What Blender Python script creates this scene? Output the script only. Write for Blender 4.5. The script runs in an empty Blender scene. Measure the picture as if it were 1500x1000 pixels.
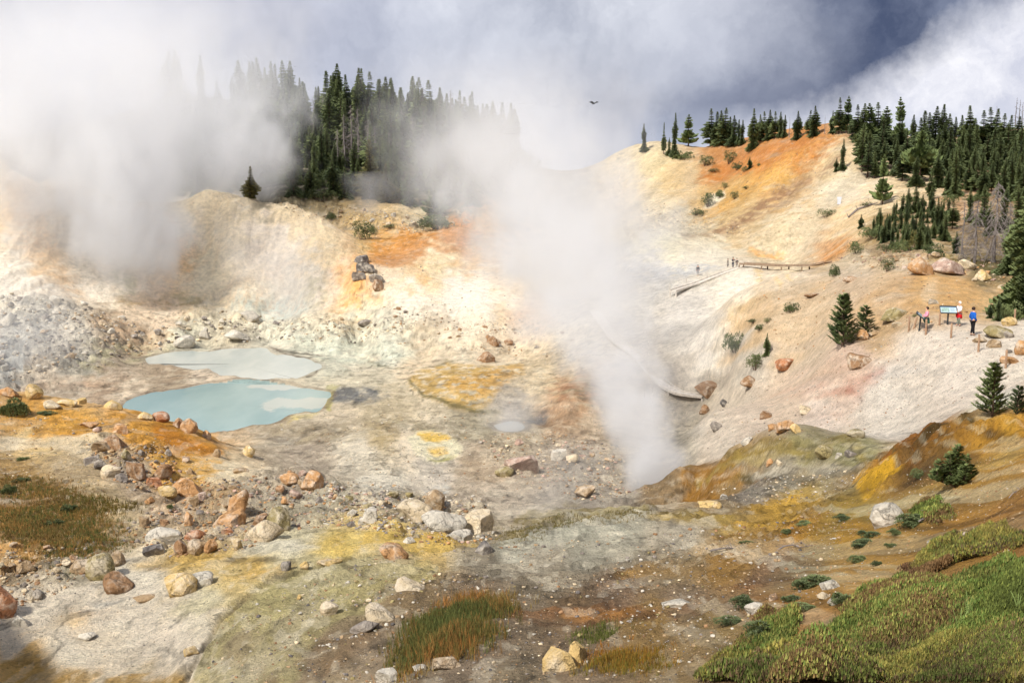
import bpy, bmesh, math, random
import numpy as np
from mathutils import Vector, Matrix
R = math.radians
rng = np.random.default_rng(7)
random.seed(7)
SC = bpy.context.scene
COL = SC.collection
F = 1608.0; PITCH = R(8.8); CP, SP = math.cos(PITCH), math.sin(PITCH)

# ---------------------------------------------------------------- measuring from the viewpoint
def ray(u, v):
    a = (u - 750.0) / F; b = (500.0 - v) / F
    fw = CP + b * SP; z = b * CP - SP
    return a / fw, z / fw                       # x/y and z/y of the sight line
def P(u, v, Y):
    th, s = ray(u, v); return (th, math.log(Y), s)
def Pz(u, v, z):
    th, s = ray(u, v); return (th, math.log(z / s), s)
def px_of(x, y, z):
    th, s = x / y, z / y
    # invert: s = (b*CP-SP)/(CP+b*SP)
    b = (s * CP + SP) / (CP - s * SP); fw = CP + b * SP
    return 750 + th * fw * F, 500 - b * F

# ---------------------------------------------------------------- noise
def _hash(ix, iy, seed):
    h = (ix.astype(np.int64) * 374761393 + iy.astype(np.int64) * 668265263 + seed * 1442695041) & 0xffffffff
    h = ((h ^ (h >> 13)) * 1274126177) & 0xffffffff
    h = (h ^ (h >> 16)) & 0xffffffff
    return h
_pr = np.random.default_rng(99); _ga = _pr.random((1024, 1024)).astype(np.float32)*2*np.pi; _GC = np.cos(_ga).ravel(); _GS = np.sin(_ga).ravel()
def perlin(x, y, seed=0):
    x0 = np.floor(x); y0 = np.floor(y); fx = (x - x0).astype(np.float32); fy = (y - y0).astype(np.float32)
    ix = (x0.astype(np.int32) + seed*131) & 1023; iy = (y0.astype(np.int32) + seed*57) & 1023
    ix1 = (ix + 1) & 1023; iy1 = (iy + 1) & 1023; r0 = iy*1024; r1 = iy1*1024
    def g(k, dx, dy): return _GC[k]*(fx-dx) + _GS[k]*(fy-dy)
    ux = fx*fx*fx*(fx*(fx*6-15)+10); uy = fy*fy*fy*(fy*(fy*6-15)+10)
    a = g(r0+ix, 0, 0); b = g(r0+ix1, 1, 0); c = g(r1+ix, 0, 1); d = g(r1+ix1, 1, 1)
    return (a + (b-a)*ux + (c-a)*uy + (a-b-c+d)*ux*uy)*1.5
def fbm(x, y, o=4, seed=0, ridged=False):
    t = np.zeros(np.shape(x), np.float32); a = 0.5; tot = 0
    for i in range(o):
        n = perlin(x * 2 ** i + 17.3 * i, y * 2 ** i - 9.1 * i, seed + i * 31)
        if ridged: n = 1 - 2 * np.abs(n)
        t += a * n; tot += a; a *= 0.5
    return t / tot
def cells(x, y, seed=0):
    """distance to nearest jittered point and a per-cell random number"""
    ix = np.floor(x).astype(np.int64); iy = np.floor(y).astype(np.int64)
    best = np.full(x.shape, 9.0); rid = np.zeros(x.shape)
    for dx in (-1, 0, 1):
        for dy in (-1, 0, 1):
            h1 = _hash(ix + dx, iy + dy, seed) / 4294967296.0
            h2 = _hash(ix + dx, iy + dy, seed + 77) / 4294967296.0
            d = (ix + dx + .15 + .7 * h1 - x) ** 2 + (iy + dy + .15 + .7 * h2 - y) ** 2
            m = d < best
            best = np.where(m, d, best); rid = np.where(m, (h1 * 7.3 + h2 * 3.1) % 1.0, rid)
    return np.sqrt(best), rid
def sstep(e0, e1, x):
    t = np.clip((x - e0) / (e1 - e0), 0, 1); return t * t * (3 - 2 * t)

# ---------------------------------------------------------------- terrain control points (pixel seen, metres away)
ZP = -24.0      # turquoise pool level
ZU = -23.8      # upper pale pool level
cp = []
def A(*pts):
    for u, v, Y in pts: cp.append(P(u, v, Y))
def AZ(z, *pts):
    for u, v in pts: cp.append(Pz(u, v, z))
def AX(*pts):
    for th, Y, z in pts: cp.append((th, math.log(Y), z / Y))
# near ground, foreground
A((1500,1000,8.5),(1300,1000,10),(1150,1000,11.8),(1000,1000,14),(750,1000,17),(500,1000,19.5),(300,1000,22.5),(120,1000,26),(0,1000,27),
  (1500,900,10.5),(1300,900,13),(1100,900,16),(1000,930,17),(850,930,19.5),(700,920,20.5),(600,930,21),(450,930,23),(330,960,24),
  (1500,800,14),(1400,820,15.5),(1200,830,20),(1100,860,19.5),(1000,860,24),(900,860,26),(750,870,26),(600,860,28),(450,900,27),
  (1500,700,20.5),(1400,705,25),(1290,760,25),(1200,790,25.5),(1100,800,28),(1000,800,33),(900,800,34),(800,810,35),(700,820,34),(600,820,34.5),
  (1500,645,25),(1400,650,29),(1330,700,31),(1250,720,35),(1150,760,35),(1100,765,38),
  (1500,602,29),(1440,606,32),(1380,618,35),(1340,642,38),(1300,672,40),(1250,712,42),
  (500,850,30.5),(400,880,29.5),(330,905,29),(560,806,36),(700,800,38.5),(735,792,42),(800,768,45),(880,750,47),(950,745,48.5),(1020,740,49),(1100,730,48),(1180,715,48))
# mid right bank in front of the white slope
A((1000,684,66),(1060,672,62),(1110,658,57),(1160,647,54),(1230,647,51),(1310,656,48),(1100,700,56),(1180,690,51),(1250,680,47),(1040,715,60),(1010,735,64))
# hollow behind the foreground edge
A((760,760,56),(850,735,66),(900,722,72),(950,722,72),(1000,705,72),(700,760,58),(640,770,52),(580,770,46),(520,770,43),(450,790,40),(400,800,39),
  (340,830,36),(270,850,34),(200,870,34),(100,900,33),(100,960,29),(230,960,28),(20,930,31))
# white slope below the people
A((1020,668,78),(1100,640,74),(1160,634,70),(1230,630,67),(1300,632,62),(1360,612,58),(1430,600,54),(1500,590,50),
  (1300,590,66),(1400,550,62),(1500,535,60),(1200,590,74),(1100,600,81),(1050,600,88),(1250,540,74),(1330,510,72),(1400,498,68),(1450,505,65),(1500,500,64),
  (1340,482,73),(1400,478,73),(1440,474,74),(1500,470,75),(1230,505,80),(1280,490,80),(1180,550,84),(1130,570,92),(1080,585,98))
# ochre mound behind the people
A((1340,462,78),(1430,455,80),(1500,452,82),(1300,440,84),(1350,420,86),(1420,420,87),(1350,392,92),(1290,395,98),(1430,395,94),(1500,400,92),
  (1220,402,108),(1160,430,106),(1110,450,108),(1060,476,112),(1180,470,98),(1120,510,98),(1220,450,94),(1080,530,104),
  (1250,375,120),(1300,360,124),(1350,345,130),(1450,360,118),(1500,350,118),(1430,380,104),(1330,375,108))
# behind the mound: dip, white basin and boardwalk
A((1205,402,135),(1150,398,140),(1090,396,146),(1060,398,150),(1020,410,148),(1000,420,146),(1100,430,135),(1050,460,130),(1000,480,128),
  (950,450,142),(1020,540,112),(970,540,114),(1060,556,108),(900,500,130),(900,440,148),(860,460,142),(970,380,162),(900,390,165),
  (970,350,172),(1020,352,172),(1080,365,170),(1150,378,165),(1210,375,150),(920,356,175),(1240,350,145))
# right hill
A((900,335,200),(960,335,195),(1030,338,192),(1000,300,215),(940,300,225),(1000,260,235),(930,262,250),(1060,250,240),(1100,330,180),(1150,335,172),(1180,300,182),
  (930,222,275),(960,212,270),(1000,222,268),(1050,215,255),(1100,212,240),(1150,208,225),(1200,198,215),(1240,194,212),(1280,205,212),
  (1200,260,196),(1240,240,195),(1290,250,190),(1250,300,170),(1290,300,160),(1330,270,175),(1400,290,158),(1450,300,150),(1500,290,150),
  (1350,225,205),(1420,235,205),(1500,232,205),(1300,330,140),(1400,330,135),(1500,320,135),(1350,205,230),(1500,200,235))
# behind right hill
AX((.1,320,6),(.2,300,3),(.3,280,4),(.45,290,10),(.2,420,-20),(.45,420,-10),(.6,300,12))
# left orange ridge and left rubble
A((0,578,82),(60,582,82),(120,588,82),(185,600,82),(235,611,83),(285,628,84),(335,655,82),(0,620,74),(100,630,73),(200,650,72),(300,680,70),
  (0,670,64),(100,680,62),(200,690,62),(300,700,62),(380,690,70),(450,700,66),(400,730,57),(330,730,55),(250,740,53),(450,745,53),(520,720,60),
  (0,720,52),(100,710,54),(170,740,51),(0,780,43),(100,800,42),(160,790,44),(230,790,43),(300,800,41),(0,840,38),(80,850,37),(0,880,35),(380,765,47))
# floor
AZ(-21.6,(600,700),(650,720),(700,700),(800,700))
AZ(-22.5,(520,660),(600,650),(700,660),(640,670),(480,680))
AZ(-23.7,(420,655),(500,630),(600,615),(560,590),(500,600),(600,580),(380,640),(700,625),(720,610))
AZ(-23.85,(300,655),(200,632),(130,612),(60,590),(40,575),(120,570),(180,580),(250,557),(330,548),(500,565),(520,560),(140,590),(200,570))
AZ(-24.0,(220,520),(300,508),(400,500),(480,525),(560,520),(520,505),(620,520),(600,540),(470,515),(760,625),(800,620))
AZ(-22.8,(700,540),(740,550),(660,560),(780,520),(820,560)); AZ(-22.0,(830,585)); AZ(-23.3,(850,620),(900,640),(950,600),(820,640))
AZ(-23.0,(650,510),(750,505))
# left rubble slope and white bluff
A((0,555,118),(60,550,122),(120,540,127),(180,520,136),(0,500,130),(60,490,134),(140,490,138),(0,440,145),(60,440,147),(130,455,150),(200,470,152),(250,470,155),
  (300,470,158),(260,490,148),(340,490,150),(420,480,155),(500,480,152),(560,480,150),(180,440,160),(240,450,163),(330,455,166),(420,455,168),(490,440,165))
A((0,400,156),(60,400,160),(120,430,160),(0,340,170),(80,340,172),(0,290,182),(60,270,190),(0,240,196),(100,262,194),(160,290,192),(215,297,190),(200,340,182),
  (180,390,172),(250,400,173),(250,340,182),(300,282,189),(360,290,190),(420,300,190),(480,325,190),(520,350,188),(300,360,180),(380,370,178),(450,390,174),(350,420,170))
AX((-.46,205,-4),(-.4,208,-6),(-.34,205,-9),(-.28,205,-8),(-.22,208,-9),(-.17,206,-12))
# centre knob and slopes
A((530,400,168),(520,370,178),(570,375,180),(620,350,186),(670,332,190),(710,345,188),(740,380,180),(680,380,178),(600,410,166),(700,420,165),(780,430,160),(640,440,158),
  (560,440,160),(720,460,152),(800,470,148),(620,470,151),(840,500,134),(840,430,165),(820,380,180))
AX((-.08,205,-11),(-.04,205,-11),(0,215,-12))
A((400,292,212),(480,300,215),(540,315,208),(600,322,206),(680,305,212),(740,315,215),(820,300,235),(880,290,245))
# wooded hill on the left
A((400,260,235),(500,255,240),(600,270,238),(680,262,245),(450,178,305),(530,190,300),(620,203,295),(700,222,295),(780,243,300),(860,255,320),
  (370,158,325),(280,142,340),(200,160,350),(80,190,350),(0,205,350),(300,230,270),(150,230,270),(0,230,280),(440,170,315))
AX((-.46,430,8),(-.3,430,16),(-.15,430,12),(0,430,0),(-.6,350,4),(-.6,200,-2),(-.6,150,-14),(-.6,110,-18),(-.6,70,-12),(-.6,40,-11),(-.6,25,-9),
   (.6,150,2),(.6,100,-5),(.6,60,-5),(.6,30,-3),(.6,15,-3.4),(.6,8,-2.8))
# around the viewer
for th in (-.6,-.3,0,.3,.6):
    AX((th,9,-4.6-1.5*(-th)),(th,5,-3.2),(th,2.6,-2.4),(th,1.2,-1.75))
cp = np.array(cp)
KB = 0.42
def tps_fit(X, f, lam):
    n = len(X); d2 = ((X[:,None]-X[None])**2).sum(-1)
    K = 0.5*d2*np.log(d2+1e-12); K[np.arange(n),np.arange(n)] += lam
    Pm = np.c_[np.ones(n), X]; M = np.zeros((n+3,n+3)); M[:n,:n]=K; M[:n,n:]=Pm; M[n:,:n]=Pm.T
    return np.linalg.solve(M, np.r_[f,0,0,0])
Xc = np.c_[cp[:,0], cp[:,1]*KB]
W = tps_fit(Xc, cp[:,2], 2e-5)
def tps_eval(th, ly):
    sh = th.shape; th = th.ravel(); b = ly.ravel()*KB; out = np.empty(th.size)
    for i in range(0, th.size, 20000):
        a_ = th[i:i+20000,None]-Xc[None,:,0]; b_ = b[i:i+20000,None]-Xc[None,:,1]
        d2 = a_*a_+b_*b_
        out[i:i+20000] = (0.5*d2*np.log(d2+1e-12))@W[:-3] + W[-3] + W[-2]*th[i:i+20000] + W[-1]*b[i:i+20000]
    return out.reshape(sh)

# grid
NTH, NR = 900, 1000
th_f = np.linspace(-.52, .52, NTH)
TH = np.r_[-3,-2,-1.5,-1.2,-1,-.85,-.75,-.68,-.62,-.58,-.55, th_f, .55,.58,.62,.68,.75,.85,1,1.2,1.5,2,3]
LY = np.r_[np.linspace(math.log(1.0), math.log(8.0), 60)[:-1], np.linspace(math.log(8.0), math.log(345), NR), np.linspace(math.log(345), math.log(5000), 50)[1:]]
c0, c1 = 11, 11+NTH
cth = np.linspace(-.64,.64,330); cly = np.linspace(0, math.log(430), 420)
CT, CL = np.meshgrid(cth, cly)
S0 = tps_eval(CT, CL)
def bil(G, th, ly):
    fx = (np.clip(th,-.64,.64)+.64)/1.28*(len(cth)-1); fy = np.clip(ly,0,math.log(430))/math.log(430)*(len(cly)-1)
    x0 = np.clip(np.floor(fx).astype(int),0,len(cth)-2); y0 = np.clip(np.floor(fy).astype(int),0,len(cly)-2)
    tx = fx-x0; ty = fy-y0
    if G.ndim == 3: tx = tx[...,None]; ty = ty[...,None]
    return (G[y0,x0]*(1-tx)+G[y0,x0+1]*tx)*(1-ty)+(G[y0+1,x0]*(1-tx)+G[y0+1,x0+1]*tx)*ty
GT, GL = np.meshgrid(TH, LY)
GY = np.exp(GL); GX = GT*GY
GZ = bil(S0, GT, GL)*np.minimum(GY,430)
GZ -= np.clip(GY-430,0,None)*0.02 

# ---------------------------------------------------------------- sight-line lookups on the ground
SG = GZ / GY
def rebuild_lookup():
    global SG, RUN
    SG = GZ / GY; RUN = np.maximum.accumulate(SG, axis=0)
rebuild_lookup()
def at(u, v):
    th, s = ray(u, v)
    j = int(np.argmin(np.abs(TH - th))); k = int(np.searchsorted(RUN[:, j], s))
    k = min(max(k, 1), len(LY) - 2)
    s0, s1 = SG[k-1, j], SG[k, j]; t = 0 if s1 <= s0 else min(max((s - s0) / (s1 - s0), 0), 1)
    Y = math.exp(LY[k-1] + t * (LY[k] - LY[k-1]))
    return Vector((th * Y, Y, ground(th * Y, Y)))
def ground(x, y):
    th = x / y; ly = math.log(y)
    j = min(max(int(np.searchsorted(TH, th)), 1), len(TH) - 1); k = min(max(int(np.searchsorted(LY, ly)), 1), len(LY) - 1)
    tx = (th - TH[j-1]) / (TH[j] - TH[j-1]); ty = (ly - LY[k-1]) / (LY[k] - LY[k-1])
    return float((GZ[k-1,j-1]*(1-tx)+GZ[k-1,j]*tx)*(1-ty)+(GZ[k,j-1]*(1-tx)+GZ[k,j]*tx)*ty)
def size_at(p, px):                   # metres that span px picture pixels at point p
    return px / F * p.y * 1.01
def poly_th(pts, smooth=True):
    out = []
    for u, v in pts:
        p = at(u, v); out.append((p.x / p.y, math.log(p.y)))
    return np.array(out)
def sdist(X, Y_, poly):
    """signed distance to polygon, inside positive"""
    n = len(poly); d = np.full(X.shape, 1e9); ins = np.zeros(X.shape, bool)
    for i in range(n):
        ax, ay = poly[i]; bx, by = poly[(i+1) % n]
        ex, ey = bx-ax, by-ay; L = ex*ex+ey*ey+1e-18
        t = np.clip(((X-ax)*ex+(Y_-ay)*ey)/L, 0, 1)
        d = np.minimum(d, np.hypot(X-ax-t*ex, Y_-ay-t*ey))
        c = ((ay > Y_) != (by > Y_)) & (X < (bx-ax)*(Y_-ay)/(by-ay+1e-18)+ax)
        ins ^= c
    return np.where(ins, d, -d)
def ldist(X, Y_, line):
    d = np.full(X.shape, 1e9)
    for (ax, ay), (bx, by) in zip(line[:-1], line[1:]):
        ex, ey = bx-ax, by-ay; L = ex*ex+ey*ey+1e-18
        t = np.clip(((X-ax)*ex+(Y_-ay)*ey)/L, 0, 1)
        d = np.minimum(d, np.hypot(X-ax-t*ex, Y_-ay-t*ey))
    return d
GW = GY*.5 + GZ*1.25
KV = 0.16          # map scale: metres along the view count this much against metres across
def smooth_closed(pts, n=5):
    pts = np.array(pts, float); out = []
    m = len(pts)
    for i in range(m):
        p0, p1, p2, p3 = pts[i-1], pts[i], pts[(i+1) % m], pts[(i+2) % m]
        for k in range(n):
            t = k/n
            out.append(.5*((2*p1)+(-p0+p2)*t+(2*p0-5*p1+4*p2-p3)*t*t+(-p0+3*p1-3*p2+p3)*t**3))
    return np.array(out)

# warped map coordinates so every boundary is ragged
WT = GT + .0040*fbm(GX/2.6, GW/2.6, 4, 3) + .0014*fbm(GX/.7, GW/.7, 3, 8)
WL = GL + .020*fbm(GX/2.9, GW/2.9, 4, 5) + .007*fbm(GX/.7+9, GW/.7, 3, 9)
BRK = [fbm(GX/(2.4-.3*i), GW/(1.9-.22*i), 5, 300+i) for i in range(6)]
stain_n = [0]
def patch_mask(pts, soft, line=None, warp=1.0, smooth=True, project=True):
    """weight of a ground patch; pts are picture pixels dropped onto the ground, kept in plan"""
    q = poly_th(pts) if project else np.array(pts)
    q = q*np.array([1, KV])
    if smooth and line is None and len(q) > 3: q = smooth_closed(q, 4)
    pad = soft*2/F + (line or 0)/F + .012
    m = (GT > q[:,0].min()-pad) & (GT < q[:,0].max()+pad) & (GL > q[:,1].min()/KV-pad/KV) & (GL < q[:,1].max()/KV+pad/KV)
    out = np.zeros(GT.shape)
    if not m.any(): return out
    X = GT[m]*(1-warp)+WT[m]*warp; Y_ = (GL[m]*(1-warp)+WL[m]*warp)*KV
    if line is not None: d = line/F - ldist(X, Y_, q)
    else: d = sdist(X, Y_, q)
    out[m] = sstep(-soft/F, soft/F, d)
    return out

# ---------------------------------------------------------------- pools: outline on the level plane
def plane_poly(pts, z, n=5):
    q = []
    for u, v in pts:
        th, s = ray(u, v); Y = z/s; q.append((th*Y, Y))
    return smooth_closed(q, n)
POOL = plane_poly([(178,594),(198,582),(233,572),(283,565),(333,558),(373,558),(440,565),(478,572),(483,582),(472,597),(458,604),(420,611),(396,622),(367,626),(320,632),(260,634),(205,618)], ZP)
UPOOL = plane_poly([(212,524),(267,515),(333,511),(393,509),(402,516),(436,522),(468,534),(452,546),(436,553),(393,555),(353,552),(320,548),(308,542),(267,539),(242,533)], ZU)
SPOOL = plane_poly([(722,622),(742,616),(760,618),(770,624),(762,631),(745,632),(728,629)], -23.9)
def ragged(poly, amp, seed):
    out = []; n = len(poly)
    for i, (x, y) in enumerate(poly):
        a = fbm(np.array([x*.35]), np.array([y*.12]), 3, seed)[0]
        b = fbm(np.array([x*.35+50]), np.array([y*.12]), 3, seed)[0]
        out.append((x+a*amp, y+b*amp*2.2))
    return np.array(out)
POOL = ragged(plane_poly([],0) if False else POOL, 1.1, 4); UPOOL = ragged(UPOOL, 1.5, 6); SPOOL = ragged(SPOOL, .5, 9)
def carve(poly, z, reach, depth):
    global GZ
    m = (GX > poly[:,0].min()-reach*3) & (GX < poly[:,0].max()+reach*3) & (GY > poly[:,1].min()-reach*3) & (GY < poly[:,1].max()+reach*3)
    d = sdist(GX[m], GY[m], poly)
    shore = z + .05 + .05*np.clip(-d, 0, reach)
    w = sstep(-reach, 0, d)
    zz = GZ[m]*(1-w) + shore*w
    zz = np.where(d > -.3, np.minimum(zz, z+.06-np.clip(d+.15,-.3,1.2)*depth), zz)
    zz = np.where((d < -.3), np.maximum(zz, z+.04), zz) if False else zz
    GZ[m] = zz
    return m, d

# ---------------------------------------------------------------- large and small relief
near = np.clip(GY/40, .25, 1)
vis_amp = sstep(6, 20, GY)
n1 = fbm(GX/14, GY/14, 4, 11); n2 = fbm(GX/3.2, GY/3.2, 4, 12); n3 = fbm(GX/.8, GY/.8, 4, 13)
floor_m = sstep(-20.5, -22.8, GZ)*sstep(90,110,GY)
rebuild_lookup()
calm = np.maximum.reduce([patch_mask([(900,335),(930,225),(1000,215),(1240,190),(1300,250),(1260,300),(1190,375),(1100,368),(1000,352),(920,352)], 20, warp=0), patch_mask([(0,235),(60,250),(215,292),(300,278),(400,294),(500,335),(520,400),(470,448),(330,450),(150,440),(0,425)], 10, warp=0), patch_mask([(1020,680),(1060,480),(1210,400),(1350,392),(1500,400),(1500,590),(1430,608),(1310,650),(1160,640)], 14, warp=0), patch_mask([(560,375),(700,345),(820,430),(800,475),(640,460),(540,440)], 14, warp=0), patch_mask([(880,450),(1000,345),(1090,365),(1200,400),(1060,470),(1040,560),(960,560)], 14, warp=0)])
GZ = GZ + vis_amp*(n1*.45*near*(1-.75*floor_m) + n2*.22*near*(1-.7*floor_m)*(1-.6*calm) + n3*.11*near*(1-.55*calm))
# gullies and streaks running down the slopes
def slope_mask(pts, soft): return patch_mask(pts, soft, warp=1)
rebuild_lookup()
hill = patch_mask([(900,330),(930,230),(1000,222),(1100,215),(1240,196),(1290,250),(1250,300),(1190,370),(1100,365),(1000,350),(920,350)], 25)
bluff = patch_mask([(0,240),(60,255),(215,297),(300,282),(400,298),(500,335),(520,400),(460,450),(330,452),(150,440),(0,420)], 14)
fall = GX*.75 + GY*.55     # streak direction on the right hill (down to the left)
g1 = fbm((GX*.55-GY*.32)/5.5 + .6*n1, (GX*.5+GY*.8)/60, 4, 21)
GZ += hill*g1*1.3
g2 = fbm(GX/4.5 + 1.2*n1 - (GZ)*.09, GY/60, 4, 22, ridged=True)
GZ += bluff*(g2-.3)*1.0
# rubble: angular lumps
def cellb(x, y, sc, seed):
    d, r = cells(x/sc + .25*perlin(x/sc*2, y/sc*2, seed), y/sc, seed); rr_ = .28+.24*r; return np.sqrt(np.clip(1-(d/rr_)**2, 0, 1))*rr_*(.5+.5*r)*sc
rub_defs = [([(0,432),(60,430),(150,455),(200,475),(320,455),(440,468),(560,462),(620,480),(600,505),(500,503),(400,500),(300,503),(200,522),(120,545),(0,560)], 10, 1.0),
  ([(120,650),(240,650),(270,700),(360,700),(420,690),(480,700),(520,720),(640,730),(720,745),(720,790),(640,800),(560,780),(480,770),(420,780),(380,800),(300,815),(240,815),(160,790),(200,760),(230,740),(160,700)], 14, .9),
  ([(0,800),(60,800),(170,800),(120,850),(60,880),(0,895)], 10, .8),
  ([(700,640),(800,630),(900,650),(960,720),(850,735),(740,700)], 14, .5),
  ([(400,295),(480,300),(600,315),(690,300),(700,325),(600,345),(520,330),(440,318)], 6, .8),
  ([(1220,380),(1290,360),(1400,370),(1500,390),(1500,430),(1430,410),(1350,392),(1260,392)], 8, .7),
  ([(560,450),(700,465),(840,470),(850,530),(740,520),(600,500)], 12, .45),
  ([(900,320),(980,300),(1050,320),(1100,340),(1000,345),(920,350)], 12, .6),
  ([(1040,720),(1120,700),(1240,680),(1260,700),(1200,730),(1080,745)], 8, .5),
  ([(510,375),(545,380),(555,420),(515,430)], 5, 1.0),
  ([(560,840),(750,850),(1000,880),(1050,960),(900,1000),(600,1000),(480,960)], 30, .16)]
RUB = np.zeros(GT.shape)
for pts, soft, k in rub_defs: RUB = np.maximum(RUB, k*patch_mask(pts, soft))
cl = cellb(GX, GY, 1.9, 41)*.65 + cellb(GX, GY, .8, 42)*.6 + cellb(GX, GY, .34, 43)*.6*(GY < 70)
GZ += RUB*cl*np.where(GY < 60, .75, 1.0)
rg = fbm(GX/2.6+.3*n1, GY/2.6, 5, 91, ridged=True); GZ += vis_amp*(1-.7*calm)*(rg-.4)*.16*np.clip(GY/60,.3,1.1)
gul = patch_mask([(270,1000),(325,905),(395,852),(480,826),(565,808)], 5, line=4, warp=.6); GZ -= gul*.2
ledge = patch_mask([(735,792),(800,772),(880,752),(960,747)], 4, line=3, warp=.6); GZ += ledge*.22
# stepped crusts on the wash and foreground
terr = patch_mask([(560,800),(800,770),(1050,745),(1250,700),(1180,800),(1040,960),(900,1000),(300,1000),(330,900),(450,830)], 30)
ph = (GZ*1.0 + n1*.5)*2.6
GZ += terr*.15*(np.abs((ph % 1)-.5)*2)**3*np.clip(GY/25,.4,1.2)
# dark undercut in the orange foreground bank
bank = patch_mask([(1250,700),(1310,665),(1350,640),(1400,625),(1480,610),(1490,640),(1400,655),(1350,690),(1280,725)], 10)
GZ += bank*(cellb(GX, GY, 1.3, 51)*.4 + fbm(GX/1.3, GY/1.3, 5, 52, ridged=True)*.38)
bank2 = patch_mask([(1005,690),(1060,672),(1100,668),(1110,700),(1060,720),(1010,735)], 6)
GZ += bank2*fbm(GX/2.5, GY/2.5, 4, 53, ridged=True)*.35
mp, dp = carve(POOL, ZP, 5, .5)
mu, du = carve(UPOOL, ZU, 4, .35)
ms, ds = carve(SPOOL, -23.9, 2, .3)
rebuild_lookup()

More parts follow.
